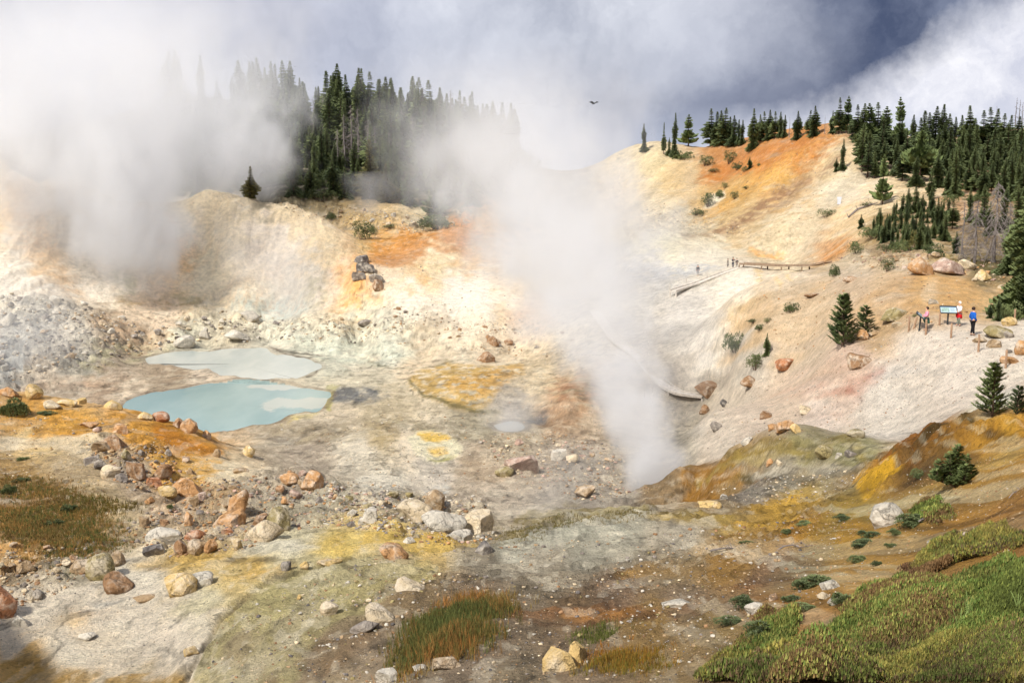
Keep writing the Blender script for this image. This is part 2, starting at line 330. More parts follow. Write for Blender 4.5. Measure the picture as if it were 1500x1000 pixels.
# ---------------------------------------------------------------- ground colour: mineral stains and painted ledge shade, dropped where they lie
cs = """20 270 232 205 165|50 330 240 215 180|30 300 222 182 128|100 350 240 225 205|60 370 212 178 135|20 400 235 225 210|150 400 225 215 200|250 310 245 228 195|330 310 242 220 180|430 330 238 212 165|260 380 232 190 135|300 400 240 225 190|400 360 232 215 195|450 420 210 200 185|350 430 225 205 175|480 350 228 202 155|200 350 240 228 210
50 470 185 180 172|100 500 190 182 172|20 530 180 180 178|180 480 185 165 145|230 470 205 180 155|270 500 200 198 182|330 480 205 195 175|400 490 205 200 185|120 540 175 170 160|60 555 190 175 160|230 460 215 190 165
150 565 180 155 135|250 560 178 160 140|200 585 218 200 180|300 570 212 195 178|250 545 170 150 130|500 520 205 205 190|540 545 200 190 170|440 640 175 160 140|500 620 200 185 165|560 600 190 175 150|600 650 225 210 190|520 660 205 195 180|450 660 180 165 150|570 515 205 205 192
30 600 205 155 90|100 625 210 155 70|200 630 215 150 55|280 650 210 145 60|60 650 225 195 145|120 655 225 205 175|250 690 225 170 85|320 690 228 210 180|100 690 195 170 135|200 700 180 160 140|30 700 185 150 100|250 740 190 165 140|50 750 170 120 60|80 770 130 100 45|150 740 215 190 150|20 810 210 165 110|200 780 190 170 140|300 780 185 165 140|380 720 190 175 155|450 700 185 170 155|420 760 170 160 140|480 740 180 170 150|330 740 195 165 130
100 830 155 145 125|60 880 200 185 165|200 850 215 205 190|150 900 225 212 195|100 950 235 222 205|250 950 225 212 198|120 935 220 190 150|50 985 190 150 90|300 890 215 205 175|350 850 210 185 130|430 790 205 195 165|280 830 215 180 110|240 990 200 180 150
400 880 165 155 115|480 850 170 160 115|350 950 160 145 115|450 930 150 130 105|560 840 160 145 110|500 800 205 180 110|560 780 215 185 110|620 800 205 175 115|520 760 200 175 120|600 750 185 170 145|660 770 190 175 150|700 720 195 180 165|560 720 205 195 180|640 690 205 195 185|700 690 185 165 145|760 650 180 165 145|800 680 175 160 145|850 700 170 160 150|900 720 160 150 140|970 720 150 125 95
720 830 140 130 115|800 810 150 140 125|850 790 170 165 150|900 770 175 170 155|800 850 135 122 105|700 870 140 120 100|900 870 135 110 90|850 900 130 105 80|1000 880 135 115 95|600 880 140 118 90|560 950 150 132 112|700 960 140 122 105|850 960 135 115 95|1000 960 145 120 85|750 1000 135 120 100|950 910 145 115 70|1000 830 150 130 100|1060 830 165 125 70|1000 790 160 150 135|1080 780 175 145 85|1130 760 185 145 65|1050 800 155 130 95|1140 840 140 110 85|1180 780 175 125 55
1030 700 150 105 45|1080 690 150 115 50|1100 670 165 130 65|1180 655 150 140 90|1250 660 150 145 105|1150 690 135 125 110|1200 690 165 155 130|1100 720 140 130 120|1180 720 180 150 85|1280 690 205 140 40|1250 710 150 125 90|1350 650 140 85 35|1300 670 150 85 30|1330 690 120 80 45|1400 640 165 105 40|1450 640 185 120 40|1480 620 200 135 45|1450 700 175 120 60|1350 730 170 125 70|1250 740 165 125 60|1480 760 170 110 60|1300 800 180 125 65|1250 850 190 135 80|1400 780 160 105 50|1200 880 170 115 65|1400 900 105 85 45|1200 950 115 90 50|1500 950 95 80 40|1150 910 165 105 60|1050 930 135 112 75
1050 650 205 190 172|1100 620 205 185 165|1200 610 215 195 180|1300 580 218 208 195|1400 550 225 212 198|1350 520 222 208 192|1180 570 210 180 158|1150 600 210 185 160|1450 590 220 208 195|1480 500 228 215 198|1300 630 215 205 192|1400 500 230 215 198|1010 650 200 190 175|1250 545 212 178 155
1280 480 205 165 110|1350 430 215 165 95|1400 430 220 165 80|1300 410 215 180 135|1250 420 205 175 140|1200 450 205 175 135|1150 500 210 180 140|1100 470 205 170 120|1180 530 205 180 150|1450 440 215 170 100|1320 380 190 165 135|1400 390 185 160 120|1250 390 200 180 155|1100 520 190 180 165
1030 500 215 208 198|1000 450 222 215 205|1080 420 228 218 200|1150 400 220 200 170|1040 380 220 210 190|970 360 222 215 190|950 400 205 203 200|920 450 215 210 200|1000 560 195 185 172|1060 560 200 185 165
950 230 205 185 150|1000 260 200 170 130|950 300 200 180 155|1000 330 195 180 160|1060 240 185 120 60|1120 225 195 122 48|1180 215 190 118 48|1080 280 190 150 95|1140 260 205 155 85|1040 310 200 160 105|1100 330 195 165 125|1160 280 190 155 115|1220 240 205 180 145|1230 280 205 190 172|1180 340 205 185 160|1130 350 200 180 150|1290 290 215 190 155|1240 330 215 185 145|1220 360 200 150 105|1300 330 150 125 85|1400 300 190 150 115|1350 270 205 180 145|1450 330 150 125 95|1300 370 170 145 115|1450 400 120 105 60
540 310 200 170 125|620 320 215 195 160|520 350 210 175 125|600 360 200 135 65|670 345 195 125 65|560 375 210 140 60|700 360 205 160 105|640 385 220 200 160|520 420 225 165 100|560 410 225 200 165|620 410 225 195 145|680 430 235 225 212|600 440 238 228 212|540 440 222 212 185|740 440 225 200 165|770 460 215 185 155|700 470 225 210 190|560 470 205 198 182|640 480 200 185 165|750 500 215 195 170|600 530 210 190 165|780 560 200 180 150|830 570 185 160 130|820 600 172 142 118|880 600 195 175 155|750 600 165 155 145|700 620 168 158 138|560 640 180 160 125|850 480 215 205 192|800 400 220 205 185
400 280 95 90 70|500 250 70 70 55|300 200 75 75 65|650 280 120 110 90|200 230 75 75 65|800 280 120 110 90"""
def lin(c):
    c = np.asarray(c, float)/255; return np.where(c <= .04045, c/12.92, ((c+.055)/1.055)**2.4)
GAIN = 0.74
sp = []; sc_ = []
for row in cs.replace("\n", "|").split("|"):
    u, v, r, g, b = map(float, row.split()); p = at(u, v)
    sp.append((p.x/p.y, p.z/p.y, math.log(p.y)*.12)); sc_.append(lin((r, g, b)))
sp = np.array(sp); sc_ = np.array(sc_)
CS = bil(np.ascontiguousarray(S0), CT, CL)
pts_c = np.stack([CT, CS, CL*.12], -1).reshape(-1, 3); outc = np.empty((len(pts_c), 3))
for i in range(0, len(pts_c), 20000):
    d2 = ((pts_c[i:i+20000, None]-sp[None])**2).sum(-1)
    w = 1/(d2+1.5e-5)**2.2; w /= w.sum(1, keepdims=True); outc[i:i+20000] = w@sc_
CC = outc.reshape(CT.shape+(3,))
C3 = bil(CC, GT+.011*fbm(GX/2.6, GW/2.3, 5, 61), GL+.07*fbm(GX/2.8, GW/2.5, 5, 62))

def stain(pts, rgb, soft=8, k=1.0, line=None, breakup=0.0, warp=1.0):
    global C3
    m = patch_mask(pts, soft, line, warp)*k
    if breakup: m = m*sstep(-.35*breakup, .25, BRK[int(pts[0][0]+pts[0][1]) % 6]+(.35-.5*breakup))
    C3 = C3*(1-m[...,None]) + lin(rgb)*m[...,None]
def stains(txt, **kw): pass
OR = (200,130,50)
# left ridge
stain([(0,600),(60,585),(140,600),(230,605),(320,655),(330,668),(240,650),(180,655),(100,640),(0,648)], (208,148,62), 8, .85, breakup=.5)
stain([(225,622),(280,640),(326,662),(300,664),(240,650)], (205,128,30), 5, .95)
stain([(0,642),(90,640),(160,640),(205,652),(120,662),(60,655),(0,660)], (228,208,178), 4, .9)
stain([(215,672),(300,668),(330,682),(300,705),(262,712),(225,690)], (228,172,82), 8, .9, breakup=.3)
stain([(0,690),(60,700),(140,735),(200,780),(150,805),(80,808),(0,770)], (150,110,55), 8, .8, breakup=.4)
stain([(10,745),(110,740),(160,790),(90,800),(0,770)], (190,140,75), 6, .5, breakup=.6)
# bluff stains
for q, c, k in (([(10,265),(40,262),(70,330),(60,380),(30,350)], (205,160,105), .75), ([(60,380),(90,385),(125,430),(100,432)], (205,165,115), .7),
  ([(240,372),(282,366),(288,395),(255,400)], (232,185,120), .5), ([(165,395),(195,398),(200,430),(180,435)], (170,165,110), .6), ([(445,415),(480,410),(475,445),(455,450)], (175,165,120), .6),
  ([(170,443),(230,438),(300,440),(300,450),(200,452)], (190,155,105), .7), ([(150,368),(165,385),(150,400),(138,380)], (215,180,130), .6), ([(260,430),(290,432),(290,445),(255,444)], (150,145,95), .6),
  ([(345,440),(420,442),(455,446),(440,458),(360,456)], (200,218,212), .8)):
    stain(q, c, 6, k, breakup=.5)
# green-grey and brown rubble tints
stain([(120,520),(200,505),(260,515),(180,530),(130,545)], (195,190,150), 8, .6, breakup=.5)
stain([(130,455),(230,465),(240,500),(180,510),(140,480)], (188,155,128), 8, .6, breakup=.5)
stain([(175,453),(262,452),(240,482),(215,484)], (222,200,178), 4, .9)
# floor: dark crust lines and mud
stain([(160,578),(240,560),(320,548),(318,552),(250,566),(180,582)], (120,105,92), 3, .75, breakup=.8)
stain([(60,570),(150,560),(230,548),(300,546),(180,575),(100,582)], (150,130,112), 4, .6, breakup=.8)
stain([(20,562),(120,556),(150,560),(60,572)], (200,165,140), 4, .5)
stain([(395,508),(420,520),(455,530),(470,536),(462,548),(450,552)], (95,82,72), 1.5, .85, line=1.0, warp=.5)
stain([(400,511),(440,519),(475,519),(452,526),(425,523)], (92,80,70), 1.5, .8, line=1.4, warp=.5)
stain([(400,495),(500,500),(600,505),(590,525),(500,530),(430,515)], (198,204,190), 8, .7, breakup=.3)
stain([(480,570),(520,566),(565,570),(568,582),(530,592),(488,590)], (112,114,118), 4, .95, breakup=.3)
stain([(478,566),(500,564),(490,575),(486,598),(478,600),(476,580)], (170,165,80), 2, .7)
stain([(420,612),(455,606),(470,600),(440,616),(410,624)], (205,185,85), 3, .8, breakup=.4)
stain([(395,632),(480,622),(560,612),(600,620),(520,640),(430,650)], (165,150,125), 6, .7, breakup=.5)
stain([(380,640),(440,640),(430,652)], (140,132,125), 4, .6, breakup=.5)
stain([(560,610),(640,620),(690,640),(640,650),(600,630)], (150,138,108), 6, .6, breakup=.5)
# centre ochre patch with dark rim
stain([(596,560),(640,535),(700,535),(755,532),(768,545),(735,560),(720,590),(690,598),(650,590),(612,575)], (196,160,92), 5, .9, breakup=.2)
stain([(650,560),(700,545),(760,533),(765,545),(720,575),(680,580)], (200,148,75), 7, .6, breakup=.4)
stain([(598,558),(620,578),(660,592),(700,602),(730,605)], (115,105,68), 1.6, .85, line=1.6, warp=.5)
stain([(540,530),(600,540),(650,532),(700,528)], (125,125,100), 1.6, .6, line=1.2, breakup=.4)
stain([(760,608),(795,606),(800,616),(770,620)], (105,108,115), 3, .85, breakup=.4)
# knob
stain([(548,378),(590,352),(640,332),(690,330),(720,345),(700,362),(650,360),(605,385),(575,390)], (198,130,58), 6, .9, breakup=.3)
stain([(505,440),(520,405),(545,415),(560,440)], (226,160,90), 5, .8, breakup=.4)
stain([(600,390),(650,378),(700,385),(740,400),(690,398),(640,396)], (228,190,120), 6, .6, breakup=.6)
stain([(610,405),(635,400),(645,412),(622,415)], (222,160,70), 4, .7, breakup=.5)
stain([(600,420),(640,430),(700,420),(760,430),(740,455),(680,460),(640,450)], (238,230,218), 8, .6, breakup=.4)
stain([(735,458),(780,456),(770,468),(745,466)], (205,150,100), 5, .7, breakup=.4)
# little sulphur mound
stain([(600,640),(625,628),(655,636),(680,660),(665,672),(640,678),(610,665)], (235,228,200), 4, .9)
stain([(610,634),(632,630),(662,642),(640,648),(622,642)], (225,180,60), 3, .85); stain([(626,656),(648,654),(658,664),(640,668)], (228,185,80), 3, .85)
stain([(625,672),(672,668),(650,680)], (180,175,80), 2, .7)
stain([(520,700),(560,690),(600,700),(590,712),(540,715)], (232,225,212), 6, .7, breakup=.3)
stain([(620,715),(650,708),(665,718),(640,726)], (185,190,195), 4, .7, breakup=.4)
stain([(800,560),(850,545),(880,570),(870,600),(830,610),(805,590)], (190,145,115), 8, .6, breakup=.5)
stain([(820,560),(845,560),(840,595),(818,590)], (170,120,95), 5, .6, breakup=.5)
# yellow flats
stain([(480,790),(540,770),(620,780),(700,800),(620,812),(560,806),(500,815)], (216,182,98), 6, .8, breakup=.3)
stain([(430,800),(480,790),(520,800),(480,815)], (220,190,110), 5, .7, breakup=.4)
stain([(190,825),(260,812),(330,810),(400,822),(440,835),(380,850),(300,838),(240,832)], (214,172,88), 6, .75, breakup=.4)
stain([(300,895),(340,880),(350,900),(320,920)], (215,185,95), 5, .6, breakup=.4)
stain([(90,925),(140,915),(190,930),(140,945)], (224,185,135), 6, .7); stain([(100,890),(160,885),(180,895),(130,900)], (226,190,150), 6, .7)
stain([(0,965),(60,965),(230,985),(260,1010),(0,1010)], (185,145,80), 5, .85, breakup=.2)
stain([(125,881),(160,876),(178,878),(150,886)], (120,125,130), 2, .85)
stain([(180,935),(195,940),(188,945)], (110,105,110), 1, .8)
stain([(345,800),(400,790),(470,800),(430,812),(370,812)], (206,200,184), 5, .8)
stain([(250,990),(290,975),(330,970),(310,990),(270,1005)], (220,215,205), 4, .7, breakup=.3)
# foreground; the thin dark lines paint in crevice and ledge shade
stain([(0,860),(60,868),(150,850),(230,858),(330,885),(322,905),(260,985),(60,962),(0,960)], (230,218,204), 6, .7, breakup=.15)
stain([(285,1005),(332,905),(400,852),(480,828),(560,808),(620,814),(640,840),(560,880),(470,930),(420,1005)], (168,157,112), 4, .75, breakup=.15)
stain([(268,1002),(326,906),(396,853),(480,827),(562,809)], (110,98,72), 2, .5, line=1.2, warp=.6)  # shade of the gully at the mound boundary, painted as a dark line
stain([(640,872),(700,862),(760,868)], (88,78,66), 2, .6, line=1.2); stain([(520,890),(560,868),(640,850)], (92,82,66), 2, .6, line=1.3)  # painted crevice shade on the brown slope
stain([(1050,862),(1120,850),(1190,842)], (98,72,56), 3, .6, line=2.5); stain([(1060,905),(1100,885),(1150,872)], (98,76,58), 2, .6, line=1.6)  # dark ledge lines, shade put into the ground colour
stain([(600,930),(540,950),(470,990)], (100,84,68), 3, .6, line=2.2); stain([(760,905),(860,912),(960,905),(1050,895)], (96,66,46), 2, .6, line=1.8)  # more ledge shade drawn as dark lines
stain([(380,1005),(470,940),(560,900),(600,905),(520,960),(450,1005)], (122,98,74), 7, .7, breakup=.4)
stain([(1165,648),(1240,642),(1310,655)], (92,84,52), 2, .7, line=1.3); stain([(1005,686),(1060,673),(1160,648)], (120,84,40), 2, .6, line=1.4)  # ledge shade painted along the bank crest
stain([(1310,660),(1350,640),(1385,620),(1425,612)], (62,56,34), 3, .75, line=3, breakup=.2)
stain([(720,800),(800,775),(900,762),(960,768),(900,785),(820,800),(760,825)], (178,176,162), 8, .8, breakup=.3)
stain([(800,880),(900,850),(980,820),(1100,790),(1020,830),(930,868),(850,900)], (180,172,160), 8, .45, breakup=1)
stain([(740,895),(850,890),(960,880),(1100,850),(1180,845),(1050,882),(950,905),(860,912),(780,912)], (140,95,62), 6, .75, breakup=.4)
stain([(820,900),(900,893),(930,900),(860,908)], (185,125,60), 4, .6)
stain([(900,840),(990,810),(1090,775),(1140,790),(1080,835),(980,848)], (172,130,68), 8, .7, breakup=.5)
stain([(1050,760),(1120,735),(1190,730),(1200,745),(1130,765),(1080,770)], (196,152,62), 5, .85, breakup=.3)
stain([(950,755),(1010,745),(1080,755),(1040,765),(980,765)], (178,150,80), 5, .8, breakup=.3)
stain([(1080,850),(1160,800),(1220,790),(1180,850),(1120,900),(1060,905)], (140,112,92), 8, .6, breakup=.5)
stain([(760,755),(850,742),(950,744),(900,752),(800,768),(750,790),(738,785)], (148,130,72), 5, .7, breakup=.4)
# bank in front of the white slope
stain([(1000,690),(1060,675),(1105,678),(1112,700),(1075,722),(1020,742),(1000,730)], (160,110,38), 5, .85, breakup=.3)
stain([(1080,672),(1100,685),(1106,702),(1095,704),(1086,688)], (85,75,45), 2, .8, breakup=.3)
stain([(1010,682),(1160,646),(1250,640),(1310,655),(1250,665),(1160,668),(1060,680)], (158,138,72), 4, .75, breakup=.4)
stain([(1090,712),(1150,690),(1230,672),(1260,680),(1180,705),(1110,730)], (142,136,124), 4, .85, breakup=.4)
stain([(1248,705),(1265,688),(1310,668),(1330,680),(1290,708),(1262,724)], (216,150,30), 3, .9, breakup=.2)
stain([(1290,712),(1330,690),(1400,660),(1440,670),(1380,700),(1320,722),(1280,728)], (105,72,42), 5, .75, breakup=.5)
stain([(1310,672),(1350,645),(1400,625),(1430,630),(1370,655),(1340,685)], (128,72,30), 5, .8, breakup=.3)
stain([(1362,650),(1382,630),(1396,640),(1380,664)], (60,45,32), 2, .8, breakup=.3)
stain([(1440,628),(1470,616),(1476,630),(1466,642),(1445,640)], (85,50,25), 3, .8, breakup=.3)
stain([(1180,730),(1290,735),(1400,690),(1500,650),(1500,665),(1400,715),(1300,745)], (192,148,92), 5, .7, breakup=.3)
stain([(1230,770),(1260,760),(1280,780),(1250,800),(1225,790)], (196,132,48), 6, .8, breakup=.3)
stain([(1160,905),(1200,890),(1220,900),(1190,925),(1160,940)], (182,112,60), 5, .8, breakup=.2)
stain([(1350,850),(1400,830),(1420,845),(1380,862)], (170,115,70), 5, .7)
# white slope red streaks
stain([(1170,590),(1200,570),(1250,555),(1290,535),(1295,545),(1250,580),(1210,600)], (205,135,110), 7, .75, breakup=.7)
stain([(1240,575),(1290,540),(1293,548),(1262,578)], (185,90,65), 3, .7, breakup=.6)
stain([(1130,580),(1180,560),(1240,530),(1220,555),(1160,585)], (205,160,130), 8, .6, breakup=.6)
stain([(1280,540),(1340,520),(1360,540),(1300,570)], (195,195,195), 10, .4, breakup=.6)
# mound
stain([(1340,400),(1380,395),(1420,410),(1440,450),(1420,462),(1370,462),(1330,440)], (222,166,80), 8, .8, breakup=.4)
stain([(1230,470),(1260,440),(1320,405),(1340,410),(1310,440),(1290,480),(1250,500)], (212,162,95), 8, .6, breakup=.5)
stain([(1355,415),(1368,412),(1372,440),(1352,445)], (230,200,155), 6, .6)
stain([(1050,478),(1140,438),(1210,408),(1215,418),(1150,450),(1090,485)], (208,168,115), 5, .7, breakup=.4)
stain([(1100,500),(1170,470),(1240,430),(1260,440),(1200,490),(1150,530)], (212,178,132), 8, .5, breakup=.5)
# far basin
stain([(1098,366),(1140,374),(1148,380),(1110,374)], (225,160,80), 2, .9, breakup=.2)
stain([(1105,398),(1150,402),(1160,408),(1120,405)], (232,195,120), 3, .8, breakup=.3); stain([(1110,410),(1145,415),(1140,422)], (230,190,120), 3, .7)
stain([(915,385),(980,390),(1040,388),(1060,392),(1010,404),(940,410)], (188,192,198), 4, .8, breakup=.2)
stain([(1140,378),(1200,385),(1180,392)], (150,140,130), 3, .6, breakup=.7)
stain([(1200,385),(1215,365),(1245,350),(1250,358),(1225,375)], (205,135,75), 5, .8, breakup=.3)
# right hill streaks (down to the left)
stain([(1020,265),(1060,232),(1130,212),(1235,196),(1240,200),(1180,235),(1120,252),(1070,262)], (188,112,45), 6, .9, breakup=.3)
stain([(1235,198),(1180,225),(1100,285),(1040,320),(1010,330),(1080,270),(1130,240)], (208,150,72), 5, .7, breakup=.5)
stain([(1000,345),(1080,318),(1140,275),(1200,252),(1236,228),(1230,240),(1180,275),(1120,315),(1060,342)], (150,112,88), 6, .9, breakup=.3)
stain([(1220,262),(1280,262),(1290,272),(1230,290),(1160,320),(1080,350),(1150,300)], (216,202,186), 10, .5, breakup=.5)
stain([(910,300),(960,290),(1020,310),(1060,320),(1000,345),(920,345)], (190,178,162), 10, .6, breakup=.4)
stain([(1040,290),(1062,282),(1050,298),(1030,305)], (225,215,200), 3, .8)
# dark ground litter below trees and plants
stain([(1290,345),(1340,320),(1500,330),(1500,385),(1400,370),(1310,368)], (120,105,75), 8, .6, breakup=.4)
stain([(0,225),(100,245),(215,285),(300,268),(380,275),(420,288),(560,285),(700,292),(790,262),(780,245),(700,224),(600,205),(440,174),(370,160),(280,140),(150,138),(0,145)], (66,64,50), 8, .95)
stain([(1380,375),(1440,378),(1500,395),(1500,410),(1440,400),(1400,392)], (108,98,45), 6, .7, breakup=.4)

# mottling: hue drift, pale crusts, dark damp flecks
v1 = fbm(GX/7, GW/6, 5, 71); v2 = fbm(GX/1.6, GW/1.4, 4, 72); v3 = fbm(GX/.45, GW/.4, 3, 73); v4 = fbm(GX/2.6, GW/1.2, 5, 74)
kc = 1-.5*calm; C3 = C3*(1+(.2*v1+.2*v2*kc+.22*v3*sstep(140,60,GY)+.12*v4)*kc)[...,None]
st = fbm(GX/5+v4*.4, GW/.9, 4, 75)          # contour-following banding, like washed sediment
C3 = C3*(1+.07*st*sstep(12,30,GY))[...,None]
pale = sstep(.18,.45,fbm(GX/4.1, GW/3.6, 5, 76))*.35; C3 = C3*(1-pale[...,None])+lin((232,222,205))*C3.mean(-1,keepdims=True)*1.9*pale[...,None]
ochre = sstep(.15,.5,fbm(GX/5.3+9, GW/5, 5, 77))*.28*(1-.7*calm)
C3 = C3*(1-ochre[...,None])+C3*np.array([1.03,.93,.76])*ochre[...,None]
damp = sstep(.3,.55,fbm(GX/2.2+3, GW/1.9, 5, 78))*.3*(1-.7*calm); C3 *= (1-damp*.55)[...,None]
hs = fbm((GX*.55-GY*.32)/2.2+.4*n1, (GX*.5+GY*.8)/50, 5, 79); C3 *= (1+hill*.35*hs)[...,None]
bs = fbm(GX/1.6-GZ*.12+n1, GW/7, 5, 80); C3 *= (1+bluff*.22*bs)[...,None]; C3 = C3*(1-(bluff*sstep(.1,.45,bs)*.25)[...,None])+C3*np.array([1,.85,.62])*(bluff*sstep(.1,.45,bs)*.25)[...,None]
# sharp-edged crusts, dark flecks and thin drainage lines
vf = sstep(8, 20, GY)
q1 = fbm(GX/1.3+5, GW/.9, 5, 92); q2 = fbm(GX/3.7-2, GW/2.4, 5, 93); q3 = fbm(GX/.5, GW/.36, 4, 94)
C3 *= (1-(.27*sstep(.20,.27,q1)*vf+.14*sstep(.16,.2,q2)*vf)*(1-.72*calm)-.22*sstep(.22,.3,q3)*sstep(90,50,GY))[...,None]
lg = (1-.6*calm)[...,None]*(.32*sstep(-.2,-.27,q1)+.22*sstep(-.18,-.24,q2)+.3*sstep(-.24,-.3,q3)*sstep(90,50,GY))[...,None]*vf[...,None]; C3 = C3*(1-lg)+(C3*.35+lin((236,226,208))*.65)*lg
for sc__, sd_, w_, k_ in ((9., 95, .018, .45), (4.2, 96, .02, .35), (17., 97, .012, .5)):
    iso = np.abs(fbm(GX/sc__, GY/sc__, 5, sd_)+.05); brk_ = sstep(-.05,.2,fbm(GX/6, GY/9, 3, sd_+9)); C3 *= (1-k_*sstep(w_, w_*.3, iso)*brk_*vf*(1-.7*calm))[...,None]
C3 *= np.array([1.06,1.0,.915])
# stones in the rubble each keep a tint
d_, rr = cells(GX/.9, GY/.9, 43); C3 *= (1+RUB*(rr-.5)*.5)[...,None]
C3[...,1] += .06*np.clip(C3[...,0]-C3[...,1], 0, 1); C3[...,0] *= .97; lum = C3.mean(-1, keepdims=True); C3 = (C3*.95+lum*.05)*GAIN*(1.26+.28*np.clip(lum,0,1)); lc = C3.mean(-1, keepdims=True); kd = (.24*calm*(1-.75*hill))[...,None]; C3 = (C3*(1-kd)+lc*kd)*(1+calm[...,None]*(1-hill[...,None])*np.array([.02,.0,.05])); C3 = C3*(1+.16*sstep(60,35,GY))[...,None]; rb_ = patch_mask([(1230,720),(1310,655),(1400,610),(1500,590),(1500,860),(1300,880),(1150,950),(1100,900),(1180,780)], 30); C3[...,1] += .05*rb_*C3[...,0]; C3[...,0] *= 1-.06*rb_
C3 = C3*(1+.14*bluff*(1-hill))[...,None]*(1-.05*calm[...,None]*np.array([0,0,1.0]))
mx_ = C3.max(-1, keepdims=True); C3 = C3*np.minimum(1, .80/np.maximum(mx_, 1e-4)); C3 = np.maximum(C3, .012)
# wet margins of the pools
def rim(m, d, lo, hi, rgb, k):
    w = (sstep(lo-.4, lo, d)*sstep(hi+.4, hi, d)*k)
    C3[m] = C3[m]*(1-w[:,None]) + lin(rgb)*.8*w[:,None]
rim(mp, dp, -.45, 0, (140,122,104), .5); rim(mu, du, -.35, .3, (160,148,132), .4); rim(ms, ds, -.3, .3, (150,140,128), .7)
C3[mp] = np.where((dp > .3)[:,None], lin((150,170,165)), C3[mp]); C3[mu] = np.where((du > .3)[:,None], lin((195,198,190)), C3[mu])

# ---------------------------------------------------------------- helpers for objects and materials
def mesh_obj(name, V, Fc, mat, parent=None, smooth=True, mats=None, midx=None, col=None):
    me = bpy.data.meshes.new(name)
    V = np.asarray(V, np.float32)
    if isinstance(Fc, np.ndarray):
        n = Fc.shape[1]; me.vertices.add(len(V)); me.vertices.foreach_set('co', V.ravel())
        me.loops.add(Fc.size); me.loops.foreach_set('vertex_index', Fc.astype(np.int32).ravel())
        me.polygons.add(len(Fc)); me.polygons.foreach_set('loop_start', np.arange(0, Fc.size, n, dtype=np.int32))
        me.update(calc_edges=True)
    else:
        me.from_pydata([tuple(map(float, v)) for v in V], [], Fc)
    for m_ in (mats or [mat]): me.materials.append(m_)
    if midx is not None: me.polygons.foreach_set('material_index', np.asarray(midx, np.int32))
    me.polygons.foreach_set('use_smooth', np.full(len(me.polygons), smooth))
    if col is not None:
        ca = me.color_attributes.new('Col', 'FLOAT_COLOR', 'POINT')
        ca.data.foreach_set('color', np.c_[col, np.ones(len(col))].astype(np.float32).ravel())
    me.update()
    o = bpy.data.objects.new(name, me); COL.objects.link(o)
    if parent: o.parent = parent
    return o
def tag(o, label=None, cat=None, group=None, kind=None):
    if label: o['label'] = label
    if cat: o['category'] = cat
    if group: o['group'] = group
    if kind: o['kind'] = kind
    return o
def empty(name, loc, rz=0, label=None, cat=None, group=None):
    o = bpy.data.objects.new(name, None); COL.objects.link(o); o.location = loc; o.rotation_euler = (0, 0, rz)
    o.empty_display_size = .3
    return tag(o, label, cat, group)
class NT:
    def __init__(s, name, rough=.9, spec=.2):
        s.m = bpy.data.materials.new(name); s.m.use_nodes = True; s.t = s.m.node_tree; s.n = s.t.nodes
        s.b = s.n['Principled BSDF']; s.b.inputs['Roughness'].default_value = rough; s.b.inputs['Specular IOR Level'].default_value = spec
    def node(s, typ, **kw):
        n = s.n.new(typ)
        for k, v in kw.items():
            if k.startswith('i_'): n.inputs[k[2:].replace('_', ' ')].default_value = v
            else: setattr(n, k, v)
        return n
    def link(s, a, b): s.t.links.new(a, b)
    def noise(s, scale, detail=5, rough=.6, vec=None, dim='3D'):
        n = s.node('ShaderNodeTexNoise', noise_dimensions=dim); n.inputs['Scale'].default_value = scale; n.inputs['Detail'].default_value = detail; n.inputs['Roughness'].default_value = rough
        if vec: s.link(vec, n.inputs['Vector'])
        return n
    def rng(s, src, a, b, c, d, clamp=True):
        n = s.node('ShaderNodeMapRange', clamp=clamp)
        for i, v in zip(('From Min', 'From Max', 'To Min', 'To Max'), (a, b, c, d)): n.inputs[i].default_value = v
        s.link(src, n.inputs['Value']); return n.outputs['Result']
    def mul(s, col, fac):
        n = s.node('ShaderNodeVectorMath', operation='SCALE'); s.link(col, n.inputs[0]); s.link(fac, n.inputs['Scale']); return n.outputs[0]
    def math(s, op, a, b=None):
        n = s.node('ShaderNodeMath', operation=op)
        for i, x in enumerate((a, b)):
            if x is None: continue
            if isinstance(x, (int, float)): n.inputs[i].default_value = x
            else: s.link(x, n.inputs[i])
        return n.outputs[0]
    def mix(s, f, a, b):
        n = s.node('ShaderNodeMix', data_type='RGBA')
        for sock, x in ((n.inputs[0], f), (n.inputs[6], a), (n.inputs[7], b)):
            if isinstance(x, (int, float)): sock.default_value = x
            elif isinstance(x, tuple): sock.default_value = tuple(x)+(1,) if len(x) == 3 else x
            else: s.link(x, sock)
        return n.outputs[2]
    def bump(s, h, dist, strength=1.0, norm=None):
        n = s.node('ShaderNodeBump'); n.inputs['Distance'].default_value = dist; n.inputs['Strength'].default_value = strength
        s.link(h, n.inputs['Height'])
        if norm: s.link(norm, n.inputs['Normal'])
        s.link(n.outputs[0], s.b.inputs['Normal']); return n.outputs[0]
def L3(*c): return tuple(float(x) for x in lin(c))

